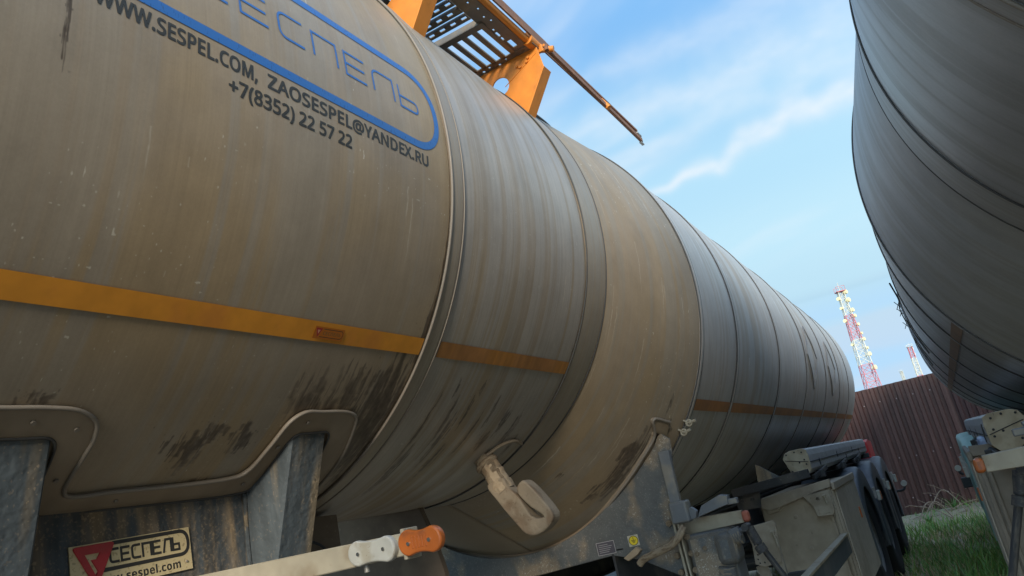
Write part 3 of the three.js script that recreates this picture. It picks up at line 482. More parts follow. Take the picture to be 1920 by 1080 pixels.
    for (const [o, y] of [[.87, .995], [.91, 1.012], [.955, .90], [.86, .89]]) add('case_bolt', bolt(V(o, y, zc + .02), V(0, 0, 1), .010, .008), M.clay, lg);
    add('foot', box(.80, 1.06, .18, .29, zc + .08, zc - .2, .01), M.blackSteel, lg);
    const s1 = add('crank_shaft', [beam(V(1.03, 1.045, zc + .005), V(1.075, 1.055, zc), .05, .04), rod(V(1.06, 1.05, zc), V(1.115, 1.065, zc), .012, 10)], M.plastic, T);
    const s2 = add('crank_rod', [rod(V(1.115, 1.062, zc), V(1.135, .99, zc), .020, 10), rod(V(1.125, 1.02, zc), V(1.26, .70, zc - .03), .013, 10)], M.blackSteel, T); add('crank_joint', [rod(V(1.105, 1.065, zc + .03), V(1.105, 1.065, zc - .03), .016, 12), rod(V(1.138, .985, zc + .012), V(1.15, .955, zc + .012), .024, 12)], M.blackSteel, s2);
    add('valve_cluster', [plateZ([[.90, 1.14], [.93, 1.185], [1.02, 1.215], [1.055, 1.205], [1.05, 1.17]], zc - .02, .05), plateZ([[.86, 1.135], [.865, 1.175], [.895, 1.19], [.915, 1.17], [.905, 1.14]], zc + .02, .03), box(1.04, 1.09, 1.165, 1.19, zc - .03, zc - .06)], M.galvD, T);
  }
  // ---- chassis
  for (const s of [-1, 1]) { add('chassis_beam', [box(s * .47 - .006, s * .47 + .006, .80, 1.07, S.cradleZ, end + .1, .002), box(s * .47 - .06, s * .47 + .06, 1.062, 1.076, S.cradleZ, end + .1), box(s * .47 - .06, s * .47 + .06, .794, .808, S.cradleZ, end + .1)], M.blackSteel, T); }
  for (const z of [-6.6, -8.0, -9.3, -10.6]) add('cross_member', box(-.98, .98, .92, 1.03, z, z - .08, .004), M.blackSteel, T);
  // ---- bearer with gusset in front of the tool box
  const zb = S.boxZ + .22;
  const br = add('box_bearer', [beam(V(.62, 1.16, zb), V(1.13, 1.19, zb), .05, .055), plateZ([[.62, 1.04], [.77, 1.04], [.79, 1.14], [.62, 1.17]], zb - .03, .012)], M.blackSteel, T); add('gusset', plateZ([[.80, 1.19], [.97, 1.185], [.835, 1.30], [.815, 1.31]], zb, .01), M.leg, br);
  for (const o of [.66, .73]) add('bearer_bolt', bolt(V(o, 1.10, zb - .03), V(0, 0, 1), .014, .012), M.blackSteel, br);
  // ---- tool box with a shallow framed front
  {
    const z = S.boxZ, tb = add('tool_box', [box(.72, 1.215, .40, 1.085, z, z - 1.2, .02)], S.detail ? M.beige : M.beigeR, T);
    add('top_lip', plateZ([[.735, 1.02], [.80, 1.0], [1.09, 1.06], [1.205, 1.075], [1.21, 1.125], [.745, 1.085]], z + .035, .034), tb.material, tb);
    add('top_ledge', plateZ([[.765, .975], [.84, .985], [.875, 1.02], [.76, 1.01]], z + .02, .02), tb.material, tb);
    add('side_trim', [box(1.150, 1.166, .40, 1.07, z + .022, z - .01, .003), box(1.176, 1.196, .40, 1.07, z + .016, z - .01, .003)], tb.material, tb);
    add('lit_side_panel', box(1.214, 1.222, .41, 1.06, z - .02, z - 1.18, .003), M.beigeLit, tb);  // added overlay; its paler colour stands in for light on this side
    add('lid_edge', box(1.205, 1.228, 1.05, 1.10, z + .01, z - 1.21, .006), tb.material, tb);
    pinPlate([[1.02, 1.052], [1.19, 1.062], [1.19, .93], [1.175, .905], [1.075, .91], [1.068, .975]], z + .055, [[1.108, 1.018, .014], [1.095, .97, .006], [1.095, .948, .006], [1.095, .925, .006], [1.115, .922, .006], [1.135, .923, .006], [1.155, .924, .006]], V(1.155, 1.03, z + .064), V(1.158, .975, z + .064));
    for (const [o, y] of [[.93, .93], [.97, .72]]) add('dent_boss', new THREE.SphereGeometry(.014, 10, 6).scale(1, 1, .25).translate(o, y, z), tb.material, tb);
    add('latch', box(1.215, 1.232, .78, .86, z - .9, z - .93, .003), M.amber, tb);
  }
  function pinPlate(pts, z, holes, a, b) { const pp = add('pin_plate', plateZ(pts, z, .01, holes), S.detail ? M.sandD : M.beigeR, T); boxUV(pp.geometry); add('lock_pin', [rod(a, b, .006, 8), rod(a.clone().add(V(-.012, .002, 0)), a.clone().add(V(.012, .002, 0)), .006, 8)], M.cream, pp); return pp; }
  pinPlate([[.87, 1.0], [1.03, 1.012], [1.035, .985], [1.012, .80], [.92, .79], [.875, .81], [.885, .91]], -4.4, [[.905, .89, .011], [.90, .855, .007], [.895, .832, .007], [.90, .812, .007], [.925, .812, .007]], V(1.012, .955, -4.39), V(1.022, .875, -4.39));
  add('guard_bracket', [box(.90, 1.03, .96, .995, -4.41, -4.45, .003), box(.985, 1.02, .55, .98, -4.412, -4.44, .003), beam(V(.90, .80, -4.42), V(.94, .55, -4.42), .06, .02, V(0, 0, 1))], S.detail ? M.sandD : M.beigeR, T);
  if (S.detail) { // side guard rail
    const rl = add('side_guard', [box(1.195, 1.225, .67, .775, -3.3, -5.45, .006)], M.plastic, T); add('edge_strip', box(1.19, 1.232, .775, .79, -3.3, -5.45, .003), M.cream, rl); add('guard_stay', box(1.02, 1.195, .70, .74, -4.41, -4.45, .003), M.blackSteel, rl);
  }
  // ---- hose tube, long box section with a bolted end cap
  {
    const o0 = .962, o1 = 1.125, y0 = 1.18, y1 = 1.347, z = S.boxZ, L = 4.15;
    const oct = [[o0, y1 - .045], [o0 + .018, y1 - .012], [o0 + .05, y1], [o1 - .03, y1], [o1 - .006, y1 - .012], [o1, y1 - .05], [o1 - .004, y0 + .03], [o1 - .03, y0], [o0 + .055, y0], [o0 + .03, y0 + .02]];
    const tb = add('hose_tube', plateZ(oct, z, L, [], .004), M.tubeBox, T); boxUV(tb.geometry);
    const cp = add('end_cap', plateZ(oct.map(([x, y]) => [mix(x, (o0 + o1) / 2, -.02), mix(y, (y0 + y1) / 2, -.02)]), z + .014, .013), M.tubeCap, tb); boxUV(cp.geometry);
    add('seam_line', [box(o1 - .002, o1 + .0035, 1.252, 1.257, z - .01, z - L + .02, .001), beam(V(o0 + .008, 1.292, z + .0155), V(o1 - .008, 1.256, z + .0155), .003, .004)], M.rubber, tb);
    for (const [x, y] of [[.99, 1.327], [1.045, 1.335], [1.09, 1.325], [1.095, 1.275], [1.06, 1.262], [1.10, 1.245], [1.0, 1.215]]) add('cap_screw', bolt(V(x, y, z + .013), V(0, 0, 1), .006, .004), M.rubber, cp);
    for (const [dz, dy] of [[.45, .06], [1.5, .08], [2.1, .05], [2.7, .09], [3.3, .06]]) add('scrape', new THREE.SphereGeometry(.03, 8, 6).scale(.1, 1, .9).translate(o1 - .002, y0 + dy, z - dz), M.rubber, tb);
    const fm = add('tube_bracket', box(.6, 1.15, 1.135, 1.185, z - .3, z - .35, .004), M.blackSteel, T); for (const d of [1.6, 2.9, 3.9]) add('tube_bracket', box(.6, 1.15, 1.135, 1.185, z - d, z - d - .05, .004), M.blackSteel, T);
    for (const d of [.3, 1.6, 2.9]) add('tube_strap', beam(V(1.10, 1.15, z - d + .2), V(1.13, 1.19, z - d - .3), .02, .03), M.blackSteel, fm);
  }
  // ---- wheels and mudguards
  for (const z of [-7.35, -8.66, -9.97]) {
    for (const s of [1, -1]) {
      const wg = []; const tz = z; const w = add('wheel', new THREE.LatheGeometry([[.25, -.17], [.30, -.19], [.46, -.19], [.505, -.15], [.51, 0], [.505, .15], [.46, .19], [.30, .19], [.25, .17]].map(([x, y]) => new THREE.Vector2(x, y)), 40).rotateZ(Math.PI / 2).translate(s * 1.0, .51, tz), M.tyre, T);
      add('rim', new THREE.LatheGeometry([[.02, .05], [.11, .05], [.13, -.02], [.2, -.05], [.25, .10], [.285, .17]].map(([x, y]) => new THREE.Vector2(x, y)), 32).rotateZ(s > 0 ? -Math.PI / 2 : Math.PI / 2).translate(s * 1.0, .51, tz), M.rim, w);
      // arched guard: a thick shell with a rolled outer edge
      const r0 = .575, pos = [], idx = [], na = 30; const prof = [[.76, 0], [.76, .03], [.80, .038], [1.16, .038], [1.205, .03], [1.222, .008], [1.220, -.13], [1.206, -.13], [1.20, 0]];
      for (let i = 0; i <= na; i++) { const a = mix(-12, 192, i / na) * D; for (const [o, d] of prof) { const rib = (Math.floor(i / 2) % 2) * (d > .02 ? .006 : 0); pos.push(s * o, .51 + (r0 + d + rib) * Math.sin(a), tz + (r0 + d + rib) * Math.cos(a)); } }
      const n = prof.length; for (let i = 0; i < na; i++) for (let j = 0; j < n; j++) { const k = i * n + j, k2 = i * n + (j + 1) % n; idx.push(k, k2, k + n, k + n, k2, k2 + n); }
      const ge = new THREE.BufferGeometry(); ge.setAttribute('position', new THREE.Float32BufferAttribute(pos, 3)); ge.setIndex(idx); ge.computeVertexNormals(); boxUV(ge);
      const mg = add('mudguard', ge, s > 0 ? S.guardMat : M.plastic, T);
      if (s > 0) { add('guard_bracket', box(1.21, 1.235, .80, .90, z - .62, z - .67, .004), M.galv, mg); const lp = add('marker_lamp', box(1.225, 1.262, .775, .865, z - .66, z - .70, .006), M.white, mg); add('lens', box(1.263, 1.268, .785, .855, z - .663, z - .697, .002), M.amber, lp); }
    }
    add('axle', rod(V(-1, .51, z), V(1, .51, z), .075, 16), M.blackSteel, T);
  }
  { const z = end + .15; const rb = add('rear_bumper', box(-1.2, 1.2, .50, .62, z, z - .1, .01), M.blackSteel, T);
    const bt = add('rear_lamp_board', box(.55, 1.2, .68, .86, z - .02, z - .06, .01), M.cream, T); add('tail_lamp', box(1.02, 1.195, .71, .83, z - .06, z - .08, .01), M.red, bt);
    const sk = add('outline_marker', tube([V(1.2, .66, z - .02), V(1.27, .66, z - .03), V(1.30, .675, z - .03), V(1.31, .72, z - .03)], .014, 20, 8), M.rubber, T); add('marker_disc', new THREE.CylinderGeometry(.035, .035, .03, 18).rotateX(Math.PI / 2).translate(1.31, .735, z - .02), M.white, sk);
    if (S.detail) add('extinguisher_case', plateX([[S.boxZ - 4.32, 1.06], [S.boxZ - 4.32, 1.30], [S.boxZ - 4.5, 1.33], [S.boxZ - 4.9, 1.30], [S.boxZ - 4.9, 1.06]], 1.13, .22), M.red, T); else add('tube_cover', box(.95, 1.03, 1.08, 1.15, -4.75, -5.2, .02), M.blueGrey, T);
  }
  // ---- side walkway with fold-down rail
  if (S.walk) {
    const bp = [[.66, 3.165], [.70, 3.178], [.982, 3.19], [.994, 3.082], [.862, 2.892], [.80, 2.96], [.72, 3.10]];
    for (const z of [-1.93, -2.752]) {
      const b = add('walkway_bracket', plateZ(bp, z, .006, [[.779, 3.082, .044]]), M.orange, T); boxUV(b.geometry);
      add('bracket_flange', beam(V(.994, 3.082, z - .035), V(.864, 2.896, z - .035), .07, .006, V(.82, -.57, 0)), M.orange, b);
      for (const [x, y] of [[.875, 3.135], [.89, 3.125], [.935, 3.15], [.925, 3.135]]) add('bracket_bolt', bolt(V(x, y, z), V(0, 0, 1), .007, .008), M.orange, b);
      add('fold_crease', beam(V(.80, 3.07, z + .001), V(.975, 3.155, z + .001), .003, .003), M.orange, b);
    }
    const yb = 3.188;
    const plateY = (o0, o1, z0, z1, y, t, holes) => { const g2 = plateZ([[o0, -z0], [o1, -z0], [o1, -z1], [o0, -z1]], 0, t, holes.map(h => h.length === 3 ? [h[0], -h[1], h[2]] : h.map(([x, z]) => [x, -z])), .001); g2.rotateX(-Math.PI / 2); g2.translate(0, y, 0); return boxUV(g2); };
    const slot = (x, z, w, l) => [[x - w, z - l], [x + w, z - l], [x + w, z + l], [x - w, z + l]];
    add('cross_plate', plateY(.66, .985, -2.715, -2.775, yb, .006, [[.72, -2.745, .007], [.755, -2.735, .006], [.80, -2.75, .006], [.84, -2.735, .005], [.885, -2.75, .006], [.93, -2.735, .006]]), M.grate, T);
    for (let i = 0; i < 5; i++) add('tread_bar', beam(V(.690 + i * .049, yb, -2.47), V(.690 + i * .049, yb, -2.725), .023, .012), M.grate, T);
    add('side_member', plateY(.878, .955, -1.55, -2.76, yb + .004, .006, [slot(.915, -2.66, .010, .03), slot(.90, -2.60, .006, .012), slot(.902, -2.56, .006, .018), slot(.905, -2.52, .004, .007), slot(.93, -2.46, .004, .006), slot(.92, -2.42, .004, .006), slot(.93, -2.36, .004, .006), slot(.92, -2.30, .004, .006), slot(.925, -2.24, .004, .006), slot(.92, -2.18, .004, .006), slot(.925, -2.12, .004, .006)]), M.grate, T);
    add('cross_channel', [box(.66, .90, yb - .012, yb + .02, -2.432, -2.468, .004)], M.grate, T);
    for (let i = 0; i < 11; i++) { const z = -2.372 - .0 + i * .058; const hs = []; for (let k = 0; k < 4; k++) hs.push(slot(.70 + k * .052 + (i % 2) * .024, z, .012, .007)); add('grating_plank', plateY(.665, .875, z + .024, z - .024, yb + .006, .005, hs), M.grate, T); add('plank_lip', [box(.665, .875, yb - .012, yb + .004, z + .024, z + .027, .001)], M.grate, T); }
    const tb = add('edge_pipe', rod(V(.962, 3.205, -1.2), V(.962, 3.205, -2.74), .017, 12), M.orange, T); add('pipe_clamp', [rod(V(.966, 3.206, -2.70), V(.966, 3.206, -2.795), .028, 14), box(.95, 1.0, 3.165, 3.20, -2.775, -2.79, .003)], M.orange, tb);
    const hr = add('fold_rail', [beam(V(.988, 3.234, -1.2), V(.990, 3.232, -2.86), .008, .05), beam(V(.988, 3.248, -2.8), V(.992, 3.238, -4.02), .012, .014), beam(V(1.006, 3.192, -2.80), V(.996, 3.186, -4.05), .016, .026), beam(V(.978, 3.215, -2.8), V(.984, 3.21, -4.0), .006, .02)], M.rust, T);
    add('rail_rod', rod(V(1.0, 3.205, -2.8), V(.992, 3.202, -3.98), .006, 8), M.orange, hr); add('rail_knuckle', [rod(V(.975, 3.24, -3.5), V(1.015, 3.17, -3.5), .014, 10), rod(V(.98, 3.20, -2.82), V(1.03, 3.185, -2.83), .014, 10)], M.orange, hr); add('rail_fork', [box(.985, 1.0, 3.165, 3.175, -4.03, -4.08, .002), box(.985, 1.0, 3.215, 3.225, -4.0, -4.07, .002)], M.galv, hr);
    add('hand_hold', tube([V(.60, 3.28, -3.3), V(.60, 3.315, -3.36), V(.60, 3.315, -3.75), V(.60, 3.24, -3.82)], .009, 30, 8), M.blackSteel, T);
  } else {
    const b = add('walkway_bracket', plateZ([[.66, 3.165], [.982, 3.19], [.994, 3.082], [.862, 2.892], [.72, 3.10]], -2.55, .006, [[.777, 3.078, .036]]), M.sand, T);
    add('bracket_flange', beam(V(.994, 3.082, -2.58), V(.864, 2.896, -2.58), .07, .006, V(.82, -.57, 0)), M.sand, b); add('walkway_deck', box(.66, .985, 3.18, 3.195, -1.2, -2.6, .003), M.grate, T);
  }
  if (!S.detail) { // wiring strapped along the widest line of the barrel
    const pts = []; for (let z = -5.8; z >= -10.2; z -= .4) pts.push(P(z, 2 + 3 * Math.sin(z * 1.3), .020 + .012 * Math.sin(z * 2.1)));
    const cb = add('side_cable', tube(pts, .006, 120, 6), M.rubber, T);
    for (const z of [-7.5, -8.3, -9.2]) { const p = P(z, 2 + 3 * Math.sin(z * 1.3), .022); add('cable_tie', [rod(p.clone().add(V(-.015, -.035, .02)), p.clone().add(V(.03, .045, -.02)), .0035, 5), rod(p.clone().add(V(-.01, .035, .02)), p.clone().add(V(.03, -.03, 0)), .0035, 5)], M.rubber, cb); }
  }
  return T;
}
const plane = (w, h) => new THREE.PlaneGeometry(w, h);
const wornRed = wornMat([.50, .035, .04], [.42, .04, .04], [.2, .12, .07], { size: .2, patch: 30, speck: .8, grain: 200, rough: .55, seed: 33, res: 256 });
M.galvD = wornMat([.17, .18, .19], [.26, .24, .2], [.36, .35, .33], { size: .6, patch: 7, speck: .82, rough: .55, metal: .3, seed: 34, res: 256 });
M.sandD = wornMat([.36, .31, .235], [.28, .235, .17], [.16, .13, .09], { size: .5, patch: 9, speck: .82, grain: 90, rough: .75, seed: 35, res: 256 });
// ------------------------------------------------------------------ ground
{
  const dirt = wornMat([.10, .083, .062], [.13, .108, .08], [.16, .14, .11], { size: 3, patch: 1.6, speck: .80, grain: 40, rough: .95, seed: 41, res: 512 });
  const g = new THREE.PlaneGeometry(4000, 4000, 1, 1).rotateX(-Math.PI / 2); const p = g.attributes.position, uv = g.attributes.uv; for (let i = 0; i < p.count; i++) uv.setXY(i, p.getX(i), p.getZ(i));
  const o = add('ground', g, dirt); o.userData = { kind: 'structure', label: 'bare earth yard under the trailers' };
  // uneven strip of soil between the trailers, heaped a little against the fence
  const n = 40, m = 90, pos = [], idx = [], uvs = [];
  for (let i = 0; i <= m; i++) for (let j = 0; j <= n; j++) { const x = mix(-3.2, 3.2, j / n), z = mix(-3.5, -13.85, i / m); const e = Math.min(1, Math.min(j, n - j) / 4) * Math.min(1, Math.min(i, 20) / 5); pos.push(x, .004 + e * (.03 * fbm(x * 1.3, z * 1.3, 3, 3) + .09 * sm(-12.4, -13.7, z) * fbm(x * .9 + 4, 1, 5, 2) * 1.4), z); uvs.push(x, z); }
  for (let i = 0; i < m; i++) for (let j = 0; j < n; j++) { const k = i * (n + 1) + j, q = k + n + 1; idx.push(k, k + 1, q, q, k + 1, q + 1); }
  const s = new THREE.BufferGeometry(); s.setAttribute('position', new THREE.Float32BufferAttribute(pos, 3)); s.setAttribute('uv', new THREE.Float32BufferAttribute(uvs, 2)); s.setIndex(idx); s.computeVertexNormals();
  const soil = wornMat([.30, .24, .155], [.22, .175, .105], [.44, .37, .25], { size: 2, patch: 3, speck: .72, grain: 60, rough: .95, seed: 42, res: 512 });
  const so = add('soil_strip', s, soil); so.userData = { kind: 'structure', label: 'rough soil between the trailers' };
}
{ // grass: nobody could count it
  const bl = new THREE.BufferGeometry(), pos = [], idx = [], nn = 5;
  for (let i = 0; i <= nn; i++) { const t = i / nn, w = .5 * (1 - t * t) + .02; pos.push(-w, t, t * t * .45, w, t, t * t * .45); } for (let i = 0; i < nn; i++) { const k = 2 * i; idx.push(k, k + 1, k + 2, k + 2, k + 1, k + 3); }
  bl.setAttribute('position', new THREE.Float32BufferAttribute(pos, 3)); bl.setIndex(idx); bl.computeVertexNormals();
  const list = []; seed_ = 4242;
  const dens = (x, z) => { let d = .25 + .9 * sm(.35, .6, fbm(x * 1.1, z * 1.1, 9, 3)); d *= 1 - .85 * sm(-11.9, -12.8, z) * (1 - sm(-13.45, -13.7, z)) * sm(.3, .6, fbm(x * 1.5 + 7, z, 12, 3) + .1); return d; };
  for (let k = 0; k < 120000 && list.length < 30000; k++) { const x = rr(-2.6, 2.6), z = -4 - 9.85 * Math.pow(rnd(), .8); if (rnd() > dens(x, z) * (Math.abs(x) < 1.2 ? 1 : .35)) continue; list.push([x, z]); }
  const im = new THREE.InstancedMesh(bl, mat(1, 1, 1, .7, 0, { transmission: 0 }), list.length); const o3 = new THREE.Object3D(), c = new THREE.Color();
  list.forEach(([x, z], i) => { const dry = .12 + sm(.42, .65, fbm(x * 1.7, z * 1.7, 77, 3)) * .5 + sm(-12.2, -13.2, z) * .35, d = rnd() < dry; const h = (d ? rr(.04, .14) : rr(.06, .20)) * (.6 + .8 * fbm(x * 2.3, z * 2.3, 15, 2)); o3.position.set(x, .008, z); o3.rotation.set(rr(-.5, .5) * (d ? 2 : 1), rr(0, 6.28), rr(-.4, .4)); o3.scale.set(rr(.007, .015), h, h); o3.updateMatrix(); im.setMatrixAt(i, o3.matrix); d ? c.setRGB(rr(.36, .52), rr(.31, .42), rr(.16, .24)) : c.setRGB(rr(.10, .22), rr(.20, .33), rr(.04, .08)); im.setColorAt(i, c); });
  im.name = 'grass'; im.castShadow = im.receiveShadow = true; im.userData = { kind: 'stuff', label: 'short green and straw coloured grass between the trailers', category: 'grass' }; scene.add(im);
}
// ------------------------------------------------------------------ fence of profiled sheet
{
  const F = thing('sheet_fence', 'dark maroon corrugated sheet metal fence closing the gap behind the trailers', 'fence', [0, 0, -13.9]);
  const per = .124, cols = [[.062, .024, .020], [.072, .030, .024], [.055, .021, .019]];
  const mats = cols.map((c, i) => wornMat(c, c.map(x => x * 1.25), [c[0] * 1.6, c[1] * 1.7, c[2] * 1.6], { size: 1.1, patch: 2, speck: .86, grain: 60, rough: .5, streak: .18, seed: 60 + i, res: 512 }));
  const W = 1.116, top = 2.10, screw = mat(.45, .33, .30, .4, .4);
  for (let s = -14; s <= 10; s++) {
    const x0 = s * W + .18, prof = []; for (let k = 0; k < 9; k++) { const b = k * per; prof.push([b, 0], [b + .048, 0], [b + .060, .03], [b + .108, .03]); } prof.push([W + .02, 0]);
    const pos = [], idx = [], uv = []; const rows = 7, tilt = (hash(s, 1, 5) - .5) * .012;
    for (let i = 0; i <= rows; i++) for (const [x, z] of prof) { const y = top * i / rows; pos.push(x0 + x, y + (i === rows ? (hash(s, 2, 5) - .5) * .012 : 0), z + tilt * i / rows + (fbm(x0 + x * .5, y * .8, 88, 2) - .5) * .012 + (s % 2 ? .0018 : 0)); uv.push(x0 + x, y); }
    const n = prof.length; for (let i = 0; i < rows; i++) for (let j = 0; j < n - 1; j++) { const k = i * n + j; idx.push(k, k + 1, k + n, k + n, k + 1, k + n + 1); }
    const g0 = new THREE.BufferGeometry(); g0.setAttribute('position', new THREE.Float32BufferAttribute(pos, 3)); g0.setAttribute('uv', new THREE.Float32BufferAttribute(uv, 2)); g0.setIndex(idx); const g = g0.toNonIndexed(); g.computeVertexNormals();
    const pn = add('fence_panel', g, mats[(s + 20) % 3], F);
    if (s >= -2 && s <= 1) for (const y of [1.86, .95, .33]) for (let k = s & 1; k < 9; k += 2) { const b = new THREE.SphereGeometry(.011, 8, 6).scale(1, 1, .6).translate(x0 + k * per + .024, y + (hash(k, s, 9) - .5) * .03, .006); add('screw', b, screw, pn); }
  }
  for (const y of [.35, .95, 1.85]) add('fence_rail', box(-15.4, 12, y - .03, y + .03, -.012, -.052, .004), M.blackSteel, F);
  for (let x = -15; x < 12; x += 2.6) add('fence_post', box(x - .04, x + .04, 0, 2.05, -.054, -.134, .004), M.blackSteel, F);
}
// ------------------------------------------------------------------ lattice towers far behind
function tower(label, x, z, H, wb, wt, secs, fine, turn) {
  const T = thing('lattice_tower', label, 'tower', [x, 0, z], 'red and white lattice towers'); T.rotation.y = turn;
  const red = mat(.52, .15, .17, .6), wht = mat(.62, .59, .48, .6), th = fine ? .135 : .22;
  const wAt = y => (y < H * .93 ? mix(wb, wt, y / (H * .93)) : wt) / 2, cnr = [[-1, -1], [1, -1], [1, 1], [-1, 1]];
  const col = i => (Math.floor(i / 3) % 2 ? wht : red);
  for (let i = 0; i < secs; i++) {
    const y0 = H * i / secs, y1 = H * (i + 1) / secs, a = wAt(y0), b = wAt(y1), list = [];
    for (let k = 0; k < 4; k++) {
      const p = (q, y, w) => V(q[0] * w, y, q[1] * w), q = cnr[k], r = cnr[(k + 1) % 4];
      add('leg', beam(p(q, y0, a), p(q, y1, b), th, th, V(0, 0, 1)), col(i), T);
      list.push(beam(p(q, y0, a), p(r, y1, b), th * .6, th * .6, V(.3, 0, 1)), beam(p(r, y0, a), p(q, y1, b), th * .55, th * .55, V(.3, 0, 1)), beam(p(q, y1, b), p(r, y1, b), th * .6, th * .6));
    }
    add('bracing', list, col(i), T);
  }
  seed_ = 31 + Math.round(H);
  if (fine) for (const [h, s, r] of [[.985, 1, .8], [.95, -1, .7], [.93, 1, .9], [.885, -1, .55], [.86, 1, .8], [.82, 1, .7], [.80, -1, .7], [.70, 1, .5], [.66, 1, .7], [.64, -1, .5], [.60, 1, .5], [.56, 1, .8], [.47, 1, .9], [.76, 1, .6]]) {
    const y = H * h, w = wAt(y), d = add('dish', rod(V(s * (w + .15), y, .2), V(s * (w + .55), y + .05, .7), r * .62, 14), mat(.78, .70, .38, .55), T); add('dish_arm', rod(V(s * w, y, 0), V(s * (w + .25), y, .3), .07, 6), wht, d);
  } else for (const h of [.97, .9, .62, .5]) add('antenna_panel', box(wAt(H * h), wAt(H * h) + .5, H * h - .7, H * h + .7, -.3, .3), mat(.7, .62, .55, .6), T);
  add('top_platform', [box(-wt * .8, wt * .8, H - .15, H, -wt * .8, wt * .8), ...[[-1, -1], [1, -1], [1, 1], [-1, 1]].map(q => rod(V(q[0] * wt * .75, H, q[1] * wt * .75), V(q[0] * wt * .75, H + 1.1, q[1] * wt * .75), .05, 5)), box(-wt * .8, wt * .8, H + 1.05, H + 1.13, -wt * .8, -wt * .75), box(-wt * .8, wt * .8, H + 1.05, H + 1.13, wt * .75, wt * .8)], fine ? red : wht, T); add('mast', rod(V(0, H, 0), V(0, H + 2.2, 0), .06, 6), wht, T);
}
tower('tallest red and white lattice tower covered with round dishes behind the fence', -11.7, -200, 36.8, 3.9, 1.35, 18, true, .35);
tower('slim distant red lattice tower near the right trailer end', -3.4, -450, 43.0, 3.6, 1.9, 14, false, .2);
tower('faint thin lattice mast on the horizon between the two taller towers', -17.3, -700, 49, 2.6, 1.6, 12, false, .6);
// ------------------------------------------------------------------ dead stalks and weeds at the foot of the fence
const twig = wornMat([.30, .215, .15], [.22, .15, .10], null, { size: .5, patch: 14, rough: .9, seed: 70, res: 256 });
function deadBranch(label, base, stems, s) {
  const B = thing('dead_branch', label, 'branch', base); seed_ = s;
  stems.forEach(pts => { const q = pts.map(p => V(...p)); const st = add('stem', tube(q, .0075, 24, 5), twig, B);
    for (let k = 1; k < q.length; k++) for (let n = 0; n < 2; n++) { const p = q[k - 1].clone().lerp(q[k], rr(.2, .9)); const d = V(rr(-.22, .22), rr(-.05, .22), rr(-.12, .12)); add('side_twig', tube([p, p.clone().addScaledVector(d, .5).add(V(0, .02, 0)), p.clone().add(d)], .0035, 8, 4), twig, st); } });
}
deadBranch('tangle of dead bent stalks beside the rear wheel of the left trailer', [-.62, 0, -13.2], [[[0, .02, .3], [.1, .25, .1], [.28, .42, 0], [.42, .25, .05], [.5, .05, .1]], [[-.15, .05, .4], [.05, .3, .2], [.2, .22, .1], [.4, .12, .2]], [[-.1, 0, .5], [.0, .18, .4], [.15, .3, .3], [.32, .02, .3]], [[-.2, .3, .2], [.1, .2, .3], [.3, .04, .35]]], 8);
deadBranch('long pale dead stalk arching along the foot of the fence', [-.05, 0, -13.45], [[[-.35, .08, .1], [-.1, .17, .05], [.2, .2, 0], [.45, .29, -.05], [.62, .22, 0], [.66, .06, .1]], [[.3, .02, .2], [.36, .16, .1], [.46, .25, 0], [.6, .2, .05]]], 9);
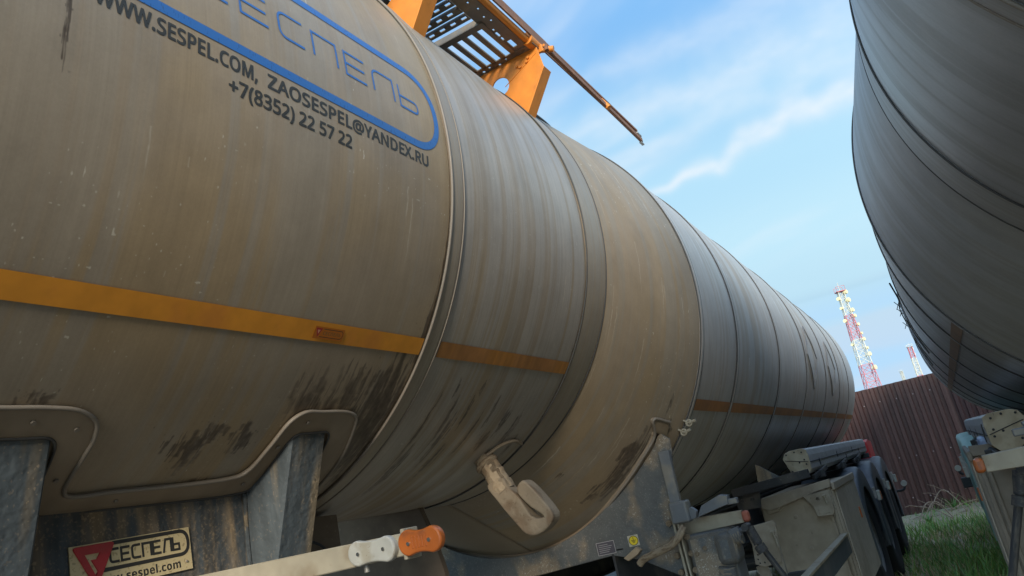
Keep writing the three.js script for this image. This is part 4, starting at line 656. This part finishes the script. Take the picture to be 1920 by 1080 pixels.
function weed(label, base, n, h, s) {
  const B = thing('weed', label, 'weed', base); seed_ = s; const m = mat(.09, .20, .04, .7), m2 = mat(.16, .24, .07, .7);
  for (let i = 0; i < n; i++) { const a = rr(0, 6.28), l = rr(.4, 1) * h, d = V(Math.cos(a), 0, Math.sin(a)), sp = rr(.25, .8), w = rr(.006, .012), side = V(-d.z, 0, d.x), pos = [], idx = []; for (let k = 0; k <= 5; k++) { const t = k / 5, c = d.clone().multiplyScalar(l * sp * t * t + .02).add(V(0, l * (t - .35 * t * t), 0)); for (const q of [-1, 1]) { const p = c.clone().addScaledVector(side, q * w * (1 - t * t * .95)); pos.push(p.x, p.y, p.z); } } for (let k = 0; k < 5; k++) { const b = 2 * k; idx.push(b, b + 1, b + 2, b + 2, b + 1, b + 3); } const g = new THREE.BufferGeometry(); g.setAttribute('position', new THREE.Float32BufferAttribute(pos, 3)); g.setIndex(idx); g.computeVertexNormals(); add('leaf', g, rnd() < .6 ? m : m2, B); }
}
weed('bright green weed growing up the fence left of the gap middle', [-.28, .05, -13.5], 34, .42, 21);
weed('small green weed by the rear wheel of the left trailer', [-.62, .03, -12.6], 26, .25, 22);
weed('low weed in front of the fence beside the right trailer', [.12, .05, -13.4], 18, .25, 23);
// ------------------------------------------------------------------ the two trailers
const left = makeTrailer('tank_trailer', 'brown dusty tank trailer with blue and black lettering and an orange stripe, filling the left', [-1.97, 0, 0],
  { detail: true, walk: true, b1: [-1.78, -1.84], b2: [-2.742, -2.929], c: -3.653, rear: [-4.394, -5.672, -6.91, -8.124, -9.229, -10.15], end: -10.93, matA: M.cladA, matB: M.cladB, matC: M.cladC, matBand: M.bandA, rear1: M.rear1, rear2: M.rear2, tapeF: M.tape, tapeB: M.tapeR, armZ: -3.56, cradleZ: -3.5, boxZ: -5.57, guardMat: M.plastic });
const right = makeTrailer('tank_trailer', 'cleaner dark grey tank trailer seen from below at the right edge', [1.15, .05, 0],
  { detail: false, walk: false, b1: [-1.42, -1.48], b2: [-2.55, -2.80], c: -3.75, rear: [-4.45, -5.7, -6.93, -8.15, -9.25, -10.15], end: -10.93, matA: M.greyA, matB: M.greyA, matC: M.greyC, matBand: M.greyC, rear1: M.greyA, rear2: M.greyC, tapeF: M.tapeG, tapeB: M.tapeG, armZ: -2.95, cradleZ: -3.05, boxZ: -5.5, guardMat: M.teal });
right.scale.x = -1;
for (const o of right.children) { // this one is built a little narrower, and its boxes sit further forward
  if (/^(tool_box|hose_tube|tube_bracket|box_bearer|wheel|mudguard|landing_gear|crank|valve|pin_plate|guard_bracket|outline|rear_lamp|extinguisher)/.test(o.name)) o.position.x -= .12;
  if (/^(hose_tube|tube_bracket)/.test(o.name)) { o.position.y -= .09; o.position.z += 1.35; }
  if (/^(tool_box|box_bearer)/.test(o.name) || (o.name === 'pin_plate' && o.geometry.boundingBox === null && false)) o.position.z += .9;
}

renderer.render(scene, camera);
